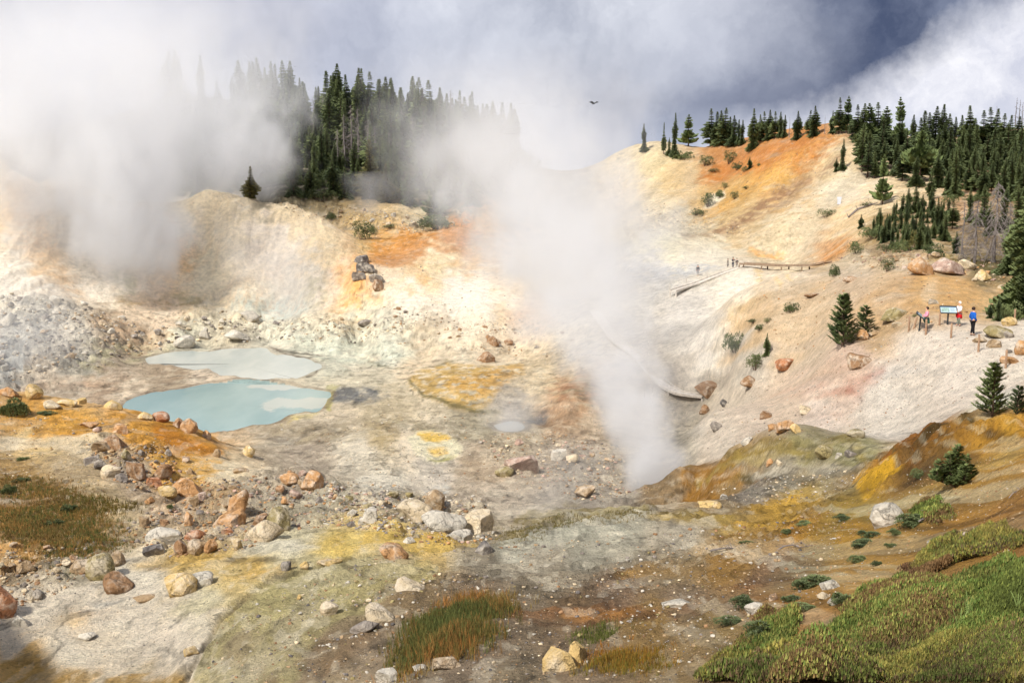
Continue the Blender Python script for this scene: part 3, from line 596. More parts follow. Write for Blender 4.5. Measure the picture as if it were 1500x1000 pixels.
def mat_ground():
    t = NT('mineral_ground', .93, .15)
    at_ = t.node('ShaderNodeAttribute', attribute_name='Col'); geo = t.node('ShaderNodeNewGeometry'); pos = geo.outputs['Position']
    a = t.noise(1.3, 8, .68, pos); b = t.noise(9, 6, .7, pos); c = t.noise(45, 4, .7, pos)
    f = t.math('ADD', t.rng(a.outputs[0], .3, .7, .74, 1.24), t.rng(b.outputs[0], .3, .7, -.26, .26))
    f = t.math('ADD', f, t.rng(c.outputs[0], .3, .7, -.16, .16))
    vo = t.node('ShaderNodeTexVoronoi', feature='F1'); vo.inputs['Scale'].default_value = 5.5; t.link(pos, vo.inputs['Vector'])
    dotm = t.rng(vo.outputs['Distance'], .12, .22, 1, 0)
    sel = t.node('ShaderNodeSeparateColor'); t.link(vo.outputs['Color'], sel.inputs[0])
    pick = t.math('GREATER_THAN', sel.outputs[0], .72)
    pebb = t.math('MULTIPLY', dotm, pick)
    shade = t.rng(sel.outputs[1], 0, 1, .45, 1.5)
    f2 = t.math('ADD', t.math('MULTIPLY', f, t.math('SUBTRACT', 1.0, pebb)), t.math('MULTIPLY', t.math('MULTIPLY', f, shade), pebb))
    for sc_v, thr, lo_, hi_, r_ in ((13., .62, .4, 1.6, .3), (2.3, .86, .55, 1.4, .2)):
        v_ = t.node('ShaderNodeTexVoronoi', feature='F1'); v_.inputs['Scale'].default_value = sc_v; v_.inputs['Randomness'].default_value = 1; t.link(pos, v_.inputs['Vector'])
        s_ = t.node('ShaderNodeSeparateColor'); t.link(v_.outputs['Color'], s_.inputs[0])
        mk = t.math('MULTIPLY', t.rng(v_.outputs['Distance'], r_*.7, r_, 1, 0), t.math('GREATER_THAN', s_.outputs[2], thr)); sh_ = t.rng(s_.outputs[1], 0, 1, lo_, hi_)
        f2 = t.math('MULTIPLY', f2, t.math('ADD', 1.0, t.math('MULTIPLY', mk, t.math('SUBTRACT', sh_, 1.0)))); pebb = t.math('ADD', pebb, t.math('MULTIPLY', mk, .6 if sc_v > 5 else 1.5))
    col = t.mul(at_.outputs['Color'], f2); t.link(col, t.b.inputs['Base Color'])
    h = t.math('ADD', t.math('MULTIPLY', b.outputs[0], .6), t.math('MULTIPLY', c.outputs[0], .2)); h = t.math('ADD', h, t.math('MULTIPLY', a.outputs[0], 1.2)); h = t.math('ADD', h, t.math('MULTIPLY', pebb, .35))
    t.bump(h, .34, 1.0)
    return t.m
M_ground = mat_ground()
nr, nc = GT.shape
idx = np.arange(nr*nc).reshape(nr, nc)
quads = np.stack([idx[:-1,:-1], idx[:-1,1:], idx[1:,1:], idx[1:,:-1]], -1).reshape(-1, 4)
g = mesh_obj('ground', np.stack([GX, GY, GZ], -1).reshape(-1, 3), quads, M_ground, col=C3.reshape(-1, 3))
tag(g, 'bare mineral-stained ground of white, ochre and grey slopes around the steaming basin', 'ground', kind='structure')

# ---------------------------------------------------------------- camera, sky and sun
cam = bpy.data.cameras.new('camera'); co = bpy.data.objects.new('camera', cam); COL.objects.link(co)
cam.sensor_width = 36; cam.lens = 36*F/1500; cam.clip_end = 20000; cam.clip_start = .1
co.location = (0, 0, 0); co.rotation_euler = (math.pi/2-PITCH, 0, 0); SC.camera = co
SUN_EL, SUN_AZ = R(47), R(-138)     # azimuth from straight ahead, negative = left
sd = Vector((math.sin(SUN_AZ)*math.cos(SUN_EL), math.cos(SUN_AZ)*math.cos(SUN_EL), math.sin(SUN_EL)))
sl = bpy.data.lights.new('sun', 'SUN'); sl.energy = 4.4; sl.angle = R(5); sl.color = (1, .945, .86)
so = bpy.data.objects.new('sun', sl); COL.objects.link(so); so.rotation_euler = sd.to_track_quat('Z', 'Y').to_euler()

def make_world():
    w = bpy.data.worlds.new('World'); SC.world = w; w.use_nodes = True
    t = NT.__new__(NT); t.t = w.node_tree; t.n = t.t.nodes; bg = t.n['Background']; out = t.n['World Output']
    sky = t.node('ShaderNodeTexSky', sky_type='NISHITA', sun_disc=False); sky.sun_elevation = SUN_EL; sky.sun_rotation = SUN_AZ
    tc = t.node('ShaderNodeTexCoord'); D = tc.outputs['Generated']
    sp_ = t.node('ShaderNodeSeparateXYZ'); t.link(D, sp_.inputs[0])
    wp = t.noise(5.5, 8, .62, D); wv = t.node('ShaderNodeVectorMath', operation='SUBTRACT'); t.link(wp.outputs['Color'], wv.inputs[0]); wv.inputs[1].default_value = (.5, .5, .5)
    ws = t.node('ShaderNodeVectorMath', operation='SCALE'); t.link(wv.outputs[0], ws.inputs[0]); ws.inputs['Scale'].default_value = .16
    wd = t.node('ShaderNodeVectorMath', operation='ADD'); t.link(D, wd.inputs[0]); t.link(ws.outputs[0], wd.inputs[1]); DW = wd.outputs[0]
    def halfplane(u0, v0, u1, v1, soft, vec=DW):
        """cloud edge through two sight lines; 1 on the right-hand side"""
        a = Vector((ray(u0, v0)[0], 1, ray(u0, v0)[1])).normalized(); b = Vector((ray(u1, v1)[0], 1, ray(u1, v1)[1])).normalized()
        n = a.cross(b).normalized()
        d = t.node('ShaderNodeVectorMath', operation='DOT_PRODUCT'); t.link(vec, d.inputs[0]); d.inputs[1].default_value = n
        return t.rng(d.outputs['Value'], -soft, soft, 0, 1)
    def lump(u, v, rad, soft, vec=DW):
        a = Vector((ray(u, v)[0], 1, ray(u, v)[1])).normalized()
        d = t.node('ShaderNodeVectorMath', operation='DISTANCE'); t.link(vec, d.inputs[0]); d.inputs[1].default_value = a
        return t.rng(d.outputs['Value'], rad-soft, rad+soft, 1, 0)
    det = t.noise(5.5, 10, .62, DW); det2 = t.noise(13, 10, .65, DW)
    c = gray = t.mix(t.rng(det.outputs[0], .36, .62, 0, 1), L3(158,164,180), L3(222,225,234))
    dark = t.mix(t.rng(det.outputs[0], .36, .66, 0, 1), L3(76,87,114), L3(140,149,172))
    white = t.mix(t.rng(det2.outputs[0], .35, .6, 0, 1), L3(204,207,222), L3(242,242,248))
    dk = t.math('MAXIMUM', halfplane(1125,130,1150,-80,.035), halfplane(860,172,1150,95,.018))
    dk = t.math('MULTIPLY', dk, halfplane(862,260,872,60,.03))
    c = t.mix(dk, c, dark)
    deep = lump(1120,140,.06,.08); c = t.mix(t.math('MULTIPLY', deep, .75), c, L3(74,86,116))
    deep2 = lump(930,160,.035,.05); c = t.mix(t.math('MULTIPLY', deep2, .7), c, L3(80,92,122))
    wh = halfplane(1180,165,1470,-20,.022)
    c = t.mix(wh, c, white)
    low = t.rng(sp_.outputs['Z'], .028, .06, 1, 0); lowm = t.math('MULTIPLY', low, .55); c = t.mix(lowm, c, L3(206,212,228))
    lm = lump(620,50,.12,.12); c = t.mix(t.math('MULTIPLY', lm, .35), c, L3(222,226,240)); lm2 = lump(1060,70,.05,.06); c = t.mix(t.math('MULTIPLY', lm2, .5), c, L3(214,218,232))
    lt = lump(300,-40,.1,.1); c = t.mix(t.math('MULTIPLY', lt, .45), c, L3(160,166,196))
    clear = t.rng(t.noise(1.4, 5, .5, D).outputs[0], .62, .75, 0, .6)      # a few thin gaps of real sky high above
    up = t.rng(sp_.outputs['Z'], .35, .6, 0, 1); clear = t.math('MULTIPLY', clear, up)
    skys = t.mul(sky.outputs[0], t.math('ADD', .1, 0)); 
    c = t.mix(clear, c, skys)
    bright = t.rng(sp_.outputs['Z'], .15, .8, 1.0, 1.35)
    c = t.mul(c, bright)
    t.link(c, bg.inputs['Color']); bg.inputs['Strength'].default_value = .84
make_world()
vs = SC.view_settings; vs.view_transform = 'Standard'; vs.look = 'None'; vs.exposure = .38; vs.gamma = 1
cy = SC.cycles; cy.use_denoising = True; cy.max_bounces = 8; cy.diffuse_bounces = 3; cy.volume_bounces = 4; cy.transparent_max_bounces = 16
cy.use_adaptive_sampling = True; cy.adaptive_threshold = .02; SC.render.threads_mode = 'AUTO'

# ---------------------------------------------------------------- water
def mat_water(name, c1, c2, rough, spec, nscale, milk=None):
    t = NT(name, rough, spec); pos = t.node('ShaderNodeNewGeometry').outputs['Position']
    mp_ = t.node('ShaderNodeMapping'); mp_.inputs['Scale'].default_value = (1, .35, 1); t.link(pos, mp_.inputs['Vector'])
    a = t.noise(nscale, 6, .6, mp_.outputs[0]); col = t.mix(t.rng(a.outputs[0], .42, .60, 0, 1), c1, c2); 
    if milk:
        wn = t.noise(.35, 5, .6, mp_.outputs[0]); 
        for (mx, my, rx, ry) in milk:
            sb = t.node('ShaderNodeVectorMath', operation='SUBTRACT'); t.link(pos, sb.inputs[0]); sb.inputs[1].default_value = (mx, my, ZP)
            ml = t.node('ShaderNodeVectorMath', operation='MULTIPLY'); t.link(sb.outputs[0], ml.inputs[0]); ml.inputs[1].default_value = (1/rx, 1/ry, 0)
            ln = t.node('ShaderNodeVectorMath', operation='LENGTH'); t.link(ml.outputs[0], ln.inputs[0])
            dd = t.math('ADD', ln.outputs['Value'], t.math('MULTIPLY', t.math('SUBTRACT', wn.outputs[0], .5), 2.2))
            col = t.mix(t.rng(dd, .85, 1.05, .8, 0), col, tuple(lin((196,200,190))*.74))
    t.link(col, t.b.inputs['Base Color'])
    b = t.noise(3.5, 3, .5, mp_.outputs[0]); t.bump(b.outputs[0], .012, .5); return t.m
def milk_at(u, v, ru, rv): a = ray(u, v); Y = ZP/a[1]; b = ray(u, v-rv); return (a[0]*Y, Y, ru/F*Y, abs(ZP/b[1]-Y))
M_turq = mat_water('milky_turquoise_water', tuple(lin((132,166,168))*.74), tuple(lin((156,184,182))*.74), .12, .35, .09, [milk_at(440,590,52,9), milk_at(405,566,60,5)])
M_pale = mat_water('pale_cloudy_water', tuple(lin((180,188,182))*.8), tuple(lin((198,202,194))*.8), .22, .3, .12)
def pool(name, poly, z, mat, label):
    q = poly.copy(); c = q.mean(0); V = [(x, y, z) for x, y in q]+[(c[0], c[1], z)]; n = len(q)
    o = mesh_obj(name, V, [(i, (i+1) % n, n) for i in range(n)], mat, smooth=True)
    tag(o, label, 'pool', kind='structure')
pool('pool_water', POOL, ZP-.02, M_turq, 'milky turquoise hot pool, the larger and nearer of the two')
pool('pool_water', UPOOL, ZU-.02, M_pale, 'pale grey-white hot pool directly behind the turquoise one')
M_pud = mat_water('murky_puddle', tuple(lin((168,174,172))*.6), tuple(lin((186,184,174))*.6), .3, .3, .8)
pool('pool_water', SPOOL, -23.92, M_pud, 'little whitish puddle right of the ochre patch in the basin')

# ---------------------------------------------------------------- rocks
def ico(sub):
    bm = bmesh.new(); bmesh.ops.create_icosphere(bm, subdivisions=sub, radius=1)
    V = np.array([v.co[:] for v in bm.verts]); Fc = np.array([[v.index for v in f.verts] for f in bm.faces]); bm.free(); return V, Fc
def n3d(V, s, seed, o=3):
    return (fbm(V[:,0]*s+seed, V[:,1]*s+V[:,2]*s*.7, o, seed)+fbm(V[:,2]*s-seed, V[:,0]*s*.6-V[:,1]*s, o, seed+5))*.5
def rock_shape(sub, seed, facets=11, rough=.1, roundness=.0):
    r = np.random.default_rng(seed); V, Fc = ico(sub)
    for _ in range(facets):
        n = r.normal(size=3); n /= np.linalg.norm(n); d = r.uniform(.48, .86)+roundness
        k = V@n; V = V-np.where(k > d, (k-d)*.97, 0)[:,None]*n
    V = V*(1+rough*n3d(V, 1.6, seed, 4)*2.2)[:,None]; V = V/np.abs(V).max(0)
    V[:,2] *= 1.0; return V, Fc
def mat_rock():
    t = NT('weathered_rock', .9, .2)
    oi = t.node('ShaderNodeObjectInfo'); tc = t.node('ShaderNodeTexCoord'); pos = t.node('ShaderNodeNewGeometry').outputs['Position']
    a = t.noise(1.7, 6, .65, pos); b = t.noise(8, 6, .7, pos)
    vo = t.node('ShaderNodeTexVoronoi', feature='DISTANCE_TO_EDGE'); vo.inputs['Scale'].default_value = 1.3; 
    wv = t.node('ShaderNodeVectorMath', operation='ADD'); t.link(pos, wv.inputs[0]); t.link(a.outputs['Color'], wv.inputs[1]); t.link(wv.outputs[0], vo.inputs['Vector'])
    crack = t.rng(vo.outputs['Distance'], 0, .03, .55, 1)
    f = t.math('MULTIPLY', t.math('ADD', t.rng(a.outputs[0], .3, .7, .78, 1.2), t.rng(b.outputs[0], .3, .7, -.2, .2)), crack)
    cr = t.mix(t.rng(a.outputs[0], .47, .62, 0, .6), oi.outputs['Color'], L3(196,186,170))     # pale crust
    cr = t.mix(t.rng(b.outputs[0], .58, .72, 0, .5), cr, L3(120,104,88))
    t.link(t.mul(cr, f), t.b.inputs['Base Color'])
    h = t.math('ADD', t.math('MULTIPLY', a.outputs[0], 1.0), t.math('MULTIPLY', b.outputs[0], .5)); h = t.math('ADD', h, t.math('MULTIPLY', crack, .25))
    t.bump(h, .22, 1.0); return t.m
M_rock = mat_rock()
def mat_stones():
    t = NT('loose_stone', .92, .15); at_ = t.node('ShaderNodeAttribute', attribute_name='Col'); pos = t.node('ShaderNodeNewGeometry').outputs['Position']
    b = t.noise(14, 5, .7, pos); t.link(t.mul(at_.outputs['Color'], t.rng(b.outputs[0], .3, .7, .7, 1.3)), t.b.inputs['Base Color']); t.bump(b.outputs[0], .05, .8); return t.m
M_stones = mat_stones()
ROCKM = []
for i in range(9):
    V, Fc = rock_shape(4 if i < 6 else 3, 50+i*3, [18, 14, 20, 12, 16, 22, 15, 17, 13][i], .07, [0,.04,-.08,.1,0,-.1,.06,-.04,.08][i])
    me_o = mesh_obj('boulder', V, Fc, M_rock, smooth=(i % 3 == 1)); ROCKM.append(me_o.data); bpy.data.objects.remove(me_o)
RC = dict(o=(206,158,108), w=(214,206,190), y=(222,190,128), g=(156,146,136), t=(186,158,122), b=(172,134,98), r=(194,134,94), p=(196,164,146), k=(122,116,112), c=(226,206,172), e=(165,150,104))
occupied = []
def boulder(u, v, w, h, col, label, group=None, seed=None, tilt=0):
    p = at(u, v); sw = size_at(p, w)*.5; sh = size_at(p, h)*.5
    r = random.Random(int(u*31+v*7) if seed is None else seed)
    o = bpy.data.objects.new('boulder', ROCKM[r.randrange(9)]); COL.objects.link(o)
    o.scale = (sw*1.05, min(sw, 1.3*sh+.3*sw)*r.uniform(.85, 1.1), sh*1.25)
    # the picked pixel is its foot: centre it a little behind
    cx, cy_ = p.x*(1+sw*.5/p.y), p.y+sw*.45
    o.location = (cx, cy_, ground(cx, cy_)+sh*.5)
    o.rotation_euler = (r.uniform(-.12,.12), r.uniform(-.15,.15)+tilt, r.uniform(0, 6.28))
    if max(w, h) > 1.35*min(w, h) : o.rotation_euler[2] = r.uniform(-.4,.4)+math.pi*r.randrange(2)
    c = lin(RC[col])*r.uniform(.82, 1.08); o.color = (*[min(x*.85, .75) for x in c], 1)
    tag(o, label, 'boulder', group); occupied.append((u, v, w)); return o
hand = """48 584 30 24 y|blocky yellow boulder highest on the far left ridge crest
12 580 26 12 o|low orange rock at the left picture edge on the ridge crest
77 598 24 11 c|cream rock right of the green bush on the left ridge
98 594 26 10 y|long yellow rock in the crest row of the left ridge
118 591 16 9 y|small yellow rock between two cream ones on the left ridge crest
166 599 24 13 y|yellow boulder where the left ridge meets the turquoise pool
236 617 22 14 r|red-brown boulder at the turquoise pool's front left edge
213 614 20 11 y|pale yellow rock left of the red-brown one by the turquoise pool
279 632 26 20 o|orange boulder ending the ridge in front of the turquoise pool
262 625 18 12 b|brown boulder between red-brown and orange ones below the pool
303 642 14 12 o|small orange rock right of the ridge end below the pool
130 625 26 9 o|flat orange slab lying on the ochre patch of the left ridge
143 633 13 8 p|small pinkish rock beside the flat orange slab
178 634 20 15 o|squat orange rock on the right side of the ochre ridge top
168 655 34 20 b|wide dark brown boulder behind the left boulder pile
148 662 24 15 t|tan boulder left of the wide dark brown one
202 699 30 32 b|largest brown boulder in the pile on the left slope
238 697 26 23 b|dark brown angular boulder right of the largest in the left pile
228 713 22 20 r|reddish leaning boulder below the left boulder pile
164 698 28 20 c|cream angular boulder at the foot of the left pile
147 687 20 14 g|grey rounded boulder at the left end of the boulder pile
132 678 24 12 g|long grey boulder topmost left in the boulder pile
177 703 20 9 g|flat grey slab between cream and largest brown boulder
185 674 14 16 e|olive rock touching the upper left of the largest brown boulder
366 667 18 16 y|yellow knob of rock on the white flat behind the rubble
318 669 14 12 t|small tan rock at the tip of the orange streak
353 692 20 10 t|lone flat tan rock on the pale flat above the upright orange boulder
350 750 30 40 o|tall upright orange boulder in the middle of the left rubble
338 768 46 20 o|long slanting orange slab below the tall upright boulder
457 717 32 26 o|round orange boulder with dark base at the right of the left rubble
424 711 26 14 o|flat orange rock left of the round orange boulder
433 727 18 13 p|pinkish rock under the flat orange one
418 738 12 10 o|small orange cube-like rock on the grey gravel
388 791 54 32 c|large cream dome boulder with orange top at the rubble's lower edge
410 773 32 34 e|olive upright boulder behind the large cream dome
384 768 24 18 b|brown block leaning on the olive upright boulder
272 722 44 28 o|lumpy orange boulder right of the left boulder pile
245 729 26 15 y|yellow-orange boulder left of the lumpy orange one
283 741 16 18 t|small tan upright rock at the foot of the lumpy orange boulder
212 770 16 18 t|tan rock with a dark hollow beside it above the cream mass
277 768 13 19 o|thin standing orange rock in the grey gravel
243 794 52 24 w|big whitish boulder streaked with orange in the lower left rubble
228 811 36 22 k|dark purple-brown boulder below the big whitish one
265 810 24 20 b|brown boulder between the dark purple and the striped round one
291 811 30 24 t|round tan boulder with bands at the lower left rubble
288 792 30 14 r|red-orange boulder behind the round banded one
309 807 20 18 o|orange boulder right of the round banded one
347 802 16 18 y|small bright yellow rock on the wash edge
333 780 16 9 r|small red slab in the middle of the left rubble
8 900 34 56 r|huge red-orange boulder cut off by the left picture edge
176 864 46 28 b|brown boulder standing on the white wash at lower left
150 846 40 42 e|tall olive-brown block behind the brown boulder on the wash
174 826 22 22 t|round tan cap boulder between the block and the grass slope
128 838 50 18 t|long tan boulder left of the tall olive-brown block
264 869 48 32 y|knobbly yellow-grey boulder on the white wash
293 857 42 22 w|white and yellow slab leaning on the knobbly boulder
30 916 24 16 w|pale blocky rock below the huge red-orange boulder
38 838 28 20 t|tan boulder at the left edge above the rubble
215 881 34 9 t|low flat tan rock on the white wash
420 834 15 15 k|dark olive rounded boulder alone on the mound crest
447 833 14 12 y|small yellow boulder right of the dark olive one on the crest
482 828 34 11 y|long flat yellow boulder on the olive mound crest
438 877 7 7 y|tiny yellow stone on the olive mound face
483 898 26 18 c|cream boulder on the olive slope left of the slanted slab
280 958 22 14 y|mustard coloured rock at the bottom left gully
128 936 28 9 w|thin white flake of rock on the bottom left wash
575 817 42 27 o|orange and yellow boulder alone on the yellow flat
545 763 24 26 w|white round boulder with dark shadow behind the yellow flat
605 755 50 32 c|cream boulder with orange crown in the middle rubble
640 748 30 30 t|tan block behind the cream boulder with orange crown
648 775 64 26 w|wide whitish boulder with pink patch in the middle rubble
700 778 50 36 c|large pale boulder with orange spot beside the drifting steam
676 793 36 16 w|smooth grey-white boulder below the wide whitish one
600 795 16 8 w|small bright white stone above the orange and yellow boulder
710 810 26 17 k|dark grey boulder on the edge of the foreground slope
765 688 52 28 p|pinkish brown boulder in the steamy channel
740 697 26 16 e|yellow-green rock beside the pinkish brown boulder
816 673 24 20 w|pale upright boulder in the rubble behind the vent
838 674 18 12 c|cream rock right of the pale upright boulder
858 727 26 22 t|tan pointed boulder just left of the steaming vent
556 908 46 24 c|slanted slab half orange half white left of the grass clump
535 926 42 14 g|grey flat stone below the slanted slab
570 996 36 24 w|oval pale grey boulder at the bottom centre left
655 978 52 20 t|tan flat stone at the foot of the grass clump
615 981 20 8 w|white flat stone below the grass clump
818 978 54 34 y|yellow-green boulder in the centre foreground
846 966 28 26 y|yellow boulder leaning on the right of its larger neighbour
600 862 46 18 c|orange streaked flat slab above the slanted slab
990 889 42 11 w|low pinkish white rock on the brown foreground slope
1295 768 52 40 w|large white and cream boulder among the right foreground shrubs
1215 861 28 15 w|white rounded boulder between two green cushions at right
1206 876 20 10 c|cream stone in front of the white rounded boulder
1222 885 16 11 g|grey stone at the left of a green cushion
1105 897 28 14 w|flat white stone at the lower edge of the shrubs
1133 878 13 11 o|small orange stone near the lower shrubs
1385 791 20 9 w|elongated white stone at the edge of the green mat
1363 797 10 7 w|tiny white stone left of the elongated white one
1418 786 14 8 p|pinkish stone right of the elongated white one
1137 963 14 16 g|grey stone sunk in the green mat at bottom right
1197 926 14 9 g|grey stone on the orange dirt between shrubs
1040 742 34 14 y|pale yellow slab beside the steaming vent
1060 731 13 9 w|small white stone behind the pale yellow slab
1208 671 28 19 e|large olive-cream boulder on the bank below the white slope
1127 682 12 11 o|orange stone on the ochre bank
1141 681 9 8 c|cream stone right of the orange one on the ochre bank
1228 669 10 8 w|small white stone right of the large olive-cream boulder
1245 669 15 11 g|grey stone at the right end of the bank row
1150 631 34 16 o|wide orange boulder low on the white slope
1166 632 16 12 y|yellowish boulder touching the wide orange one
1131 629 12 12 o|small orange boulder left of the wide orange one
1253 639 22 15 e|lone mustard-olive boulder low on the white slope
1257 536 34 22 b|big brown boulder high on the slope below the visitors
1094 650 17 13 w|whitish boulder lowest on the white slope
1122 612 18 13 b|brown boulder midway on the white slope
1180 604 20 12 c|cream split boulder midway on the white slope
1048 630 17 14 g|grey-brown boulder beside the steam on the white slope
1031 606 14 14 b|reddish boulder near the foot of the low boardwalk
1061 595 12 10 k|small dark boulder above the grey-brown one
1036 579 34 16 b|brown boulder directly below the low boardwalk
1098 568 26 16 b|hazy brown boulder right of the low boardwalk's end
1150 541 26 14 r|red-brown boulder below the small hazy fir
1262 497 20 16 o|orange boulder at the foot of the right-hand pine
1281 491 16 10 t|tan boulder right of the pine's orange boulder
1312 468 38 15 e|olive-orange boulder left of the signs
1314 478 14 9 c|cream stone right under the olive-orange boulder
1459 494 38 17 e|flat-topped olive boulder right of the visitor in blue
1477 494 12 11 g|grey rounded stone touching the flat-topped boulder
1434 501 18 8 t|small tan stone behind the front wooden post
1458 508 20 11 t|tan double stone below the flat-topped boulder
1478 532 22 13 o|orange rounded stone beside the rightmost post
1478 517 10 8 g|small grey stone above the rightmost post's orange stone
1495 519 22 22 o|striped orange boulder at the right picture edge
1477 477 20 13 y|yellow boulder behind the flat-topped one near the right edge
1347 401 34 24 o|rounded orange-brown boulder on top of the ochre mound
1385 400 50 22 p|long pinkish boulder on top of the ochre mound
1416 394 22 13 c|cream boulder at the right end of the mound-top row
1440 410 20 15 y|yellowish boulder on the right shoulder of the ochre mound
1366 445 15 8 w|lone pale stone on the face of the ochre mound
1245 412 22 8 b|brown flat boulder on the left shoulder of the ochre mound
1190 436 20 8 b|low brown boulder farthest left on the ochre mound
270 509 26 21 w|large grey-white boulder on the pale pool's far shore
365 469 27 14 w|white boulder at the foot of the steaming bluff
347 501 34 13 w|long grey-white boulder behind the pale pool
82 446 17 13 w|white boulder at the top of the left rubble slope
15 476 18 16 w|white boulder at the left edge of the left rubble slope
301 497 15 14 w|pale boulder between the large and the long shore boulders
537 399 26 16 k|dark grey boulder topmost in the pile by the orange seep
527 411 20 13 g|grey boulder left in the pile by the orange seep
551 411 18 12 g|grey boulder right in the pile by the orange seep
553 424 18 14 b|red-brown boulder below the grey pile
530 388 20 12 k|dark boulder at the top of the grey pile below the shrub
722 504 20 13 b|brown boulder on the pale flat above the ochre patch
713 529 26 13 b|brown boulder at the upper rim of the ochre patch
745 505 12 8 b|small brown boulder right of its larger twin on the flat
535 477 18 11 g|grey boulder on the flat behind the pale green shallows"""
for row in hand.split("\n"):
    a, lab = row.split("|"); u, v, w, h, c = a.split(); boulder(float(u), float(v)+float(h)*.06, float(w)*1.13, float(h)*1.13, c, lab)

def inside(u, v, poly):
    c = False; n = len(poly)
    for i in range(n):
        (x0, y0), (x1, y1) = poly[i], poly[(i+1) % n]
        if (y0 > v) != (y1 > v) and u < (x1-x0)*(v-y0)/(y1-y0)+x0: c = not c
    return c
def scatter_px(poly, n, mind, rnd, tries=40):
    us = [p[0] for p in poly]; vs_ = [p[1] for p in poly]; out = []
    for _ in range(n*tries):
        if len(out) >= n: break
        u = rnd.uniform(min(us), max(us)); v = rnd.uniform(min(vs_), max(vs_))
        if inside(u, v, poly) and all((u-a)**2+(v-b)**2 > mind**2 for a, b in out): out.append((u, v))
    return out
zones = [([(0,435),(60,432),(140,450),(200,475),(200,505),(120,540),(0,550)], 34, 'wwgwt', (7,13), 'pale boulder scattered over the steaming rubble slope at far left', 'boulders on the far left rubble slope'),
 ([(205,480),(330,462),(440,470),(460,500),(330,500),(210,515)], 20, 'wwcg', (6,11), 'whitish boulder on the far shore of the pale pool', 'boulders along the far shore of the pale pool'),
 ([(560,450),(700,470),(840,480),(840,520),(700,515),(600,500)], 14, 'bgt', (5,9), 'small brownish boulder on the flat above the ochre patch', 'small boulders above the ochre patch'),
 ([(130,670),(260,660),(310,720),(420,690),(490,700),(510,730),(440,780),(330,790),(260,820),(180,800),(210,750)], 44, 'ggtobtp', (8,17), 'rounded grey, tan or orange boulder in the rubble field below the left ridge', 'boulders in the rubble field below the left ridge'),
 ([(500,720),(600,725),(690,740),(720,790),(640,795),(560,780),(490,775)], 26, 'wcget', (9,20), 'pale boulder in the middle rubble below the sulphur mound', 'boulders in the middle rubble'),
 ([(700,650),(800,640),(880,650),(900,690),(800,700),(720,700)], 12, 'gptc', (7,14), 'dull boulder in the steamy channel left of the vent', 'boulders in the steamy channel'),
 ([(0,800),(70,800),(150,830),(110,870),(50,890),(0,860)], 14, 'tgcb', (9,18), 'tan or grey boulder in the lower left gravel bank', 'boulders in the lower left gravel bank'),
 ([(1260,385),(1330,368),(1400,372),(1500,400),(1490,430),(1420,410),(1350,402)], 18, 'ctop', (7,14), 'tan boulder among the slabs on top of the ochre mound', 'boulders on top of the ochre mound'),
 ([(420,298),(500,302),(600,320),(690,308),(690,325),(600,338),(500,320)], 16, 'cwt', (5,9), 'cream boulder in the rocky strip below the left forest', 'boulders below the left forest')]
rb = random.Random(5)
for poly, n, cols, (a, b), lab, grp in zones:
    for (u, v) in scatter_px(poly, n, (a+b)*.45, rb):
        if any((u-x)**2+(v-y)**2 < (w*.45)**2 for x, y, w in occupied): continue
        w = rb.uniform(a, b); boulder(u, v, w, w*rb.uniform(.5, .85), rb.choice(cols), lab, grp)
print('boulders', len(occupied))

# ---------------------------------------------------------------- rubble too small and many to count
def stone_field(name, defs, label, seed):
    r = np.random.default_rng(seed); py = random.Random(seed)
    bases = [rock_shape(1, 200+i, 5, .15) for i in range(6)] + [rock_shape(2, 230+i, 8, .12) for i in range(4)]
    VV, FF, CCc = [], [], []; off = 0
    for poly, n, (lo, hi), cols, k in defs:
        us = [p[0] for p in poly]; vv = [p[1] for p in poly]; c = 0; t_ = 0
        while c < n and t_ < n*30:
            t_ += 1; u = py.uniform(min(us), max(us)); v = py.uniform(min(vv), max(vv))
            if not inside(u, v, poly): continue
            if BRK[1][min(max(int((u+v*3) % 997),0),nr-1), int(u*.5) % nc] > .25: continue
            c += 1; px = lo*(hi/lo)**(py.random()**2.2); p = at(u, v); s = size_at(p, px)*.5
            b = bases[py.randrange(6) if px < 6 else 6+py.randrange(4)]
            an = py.uniform(0, 6.28); ca, sa = math.cos(an), math.sin(an); q = b[0]*np.array([s, s*py.uniform(.6,1), s*py.uniform(.4,.8)])
            q = np.c_[q[:,0]*ca-q[:,1]*sa, q[:,0]*sa+q[:,1]*ca, q[:,2]]+np.array([p.x, p.y, p.z+s*.22])
            VV.append(q); FF.append(b[1]+off); off += len(q)
            cc_ = lin(RC[py.choice(cols)])*py.uniform(.6, 1.1)*.82; CCc.append(np.tile(cc_, (len(q), 1)))
    o = mesh_obj(name, np.concatenate(VV), np.concatenate(FF), M_stones, col=np.clip(np.concatenate(CCc), .01, .8), smooth=False)
    tag(o, label, 'stones', kind='stuff')
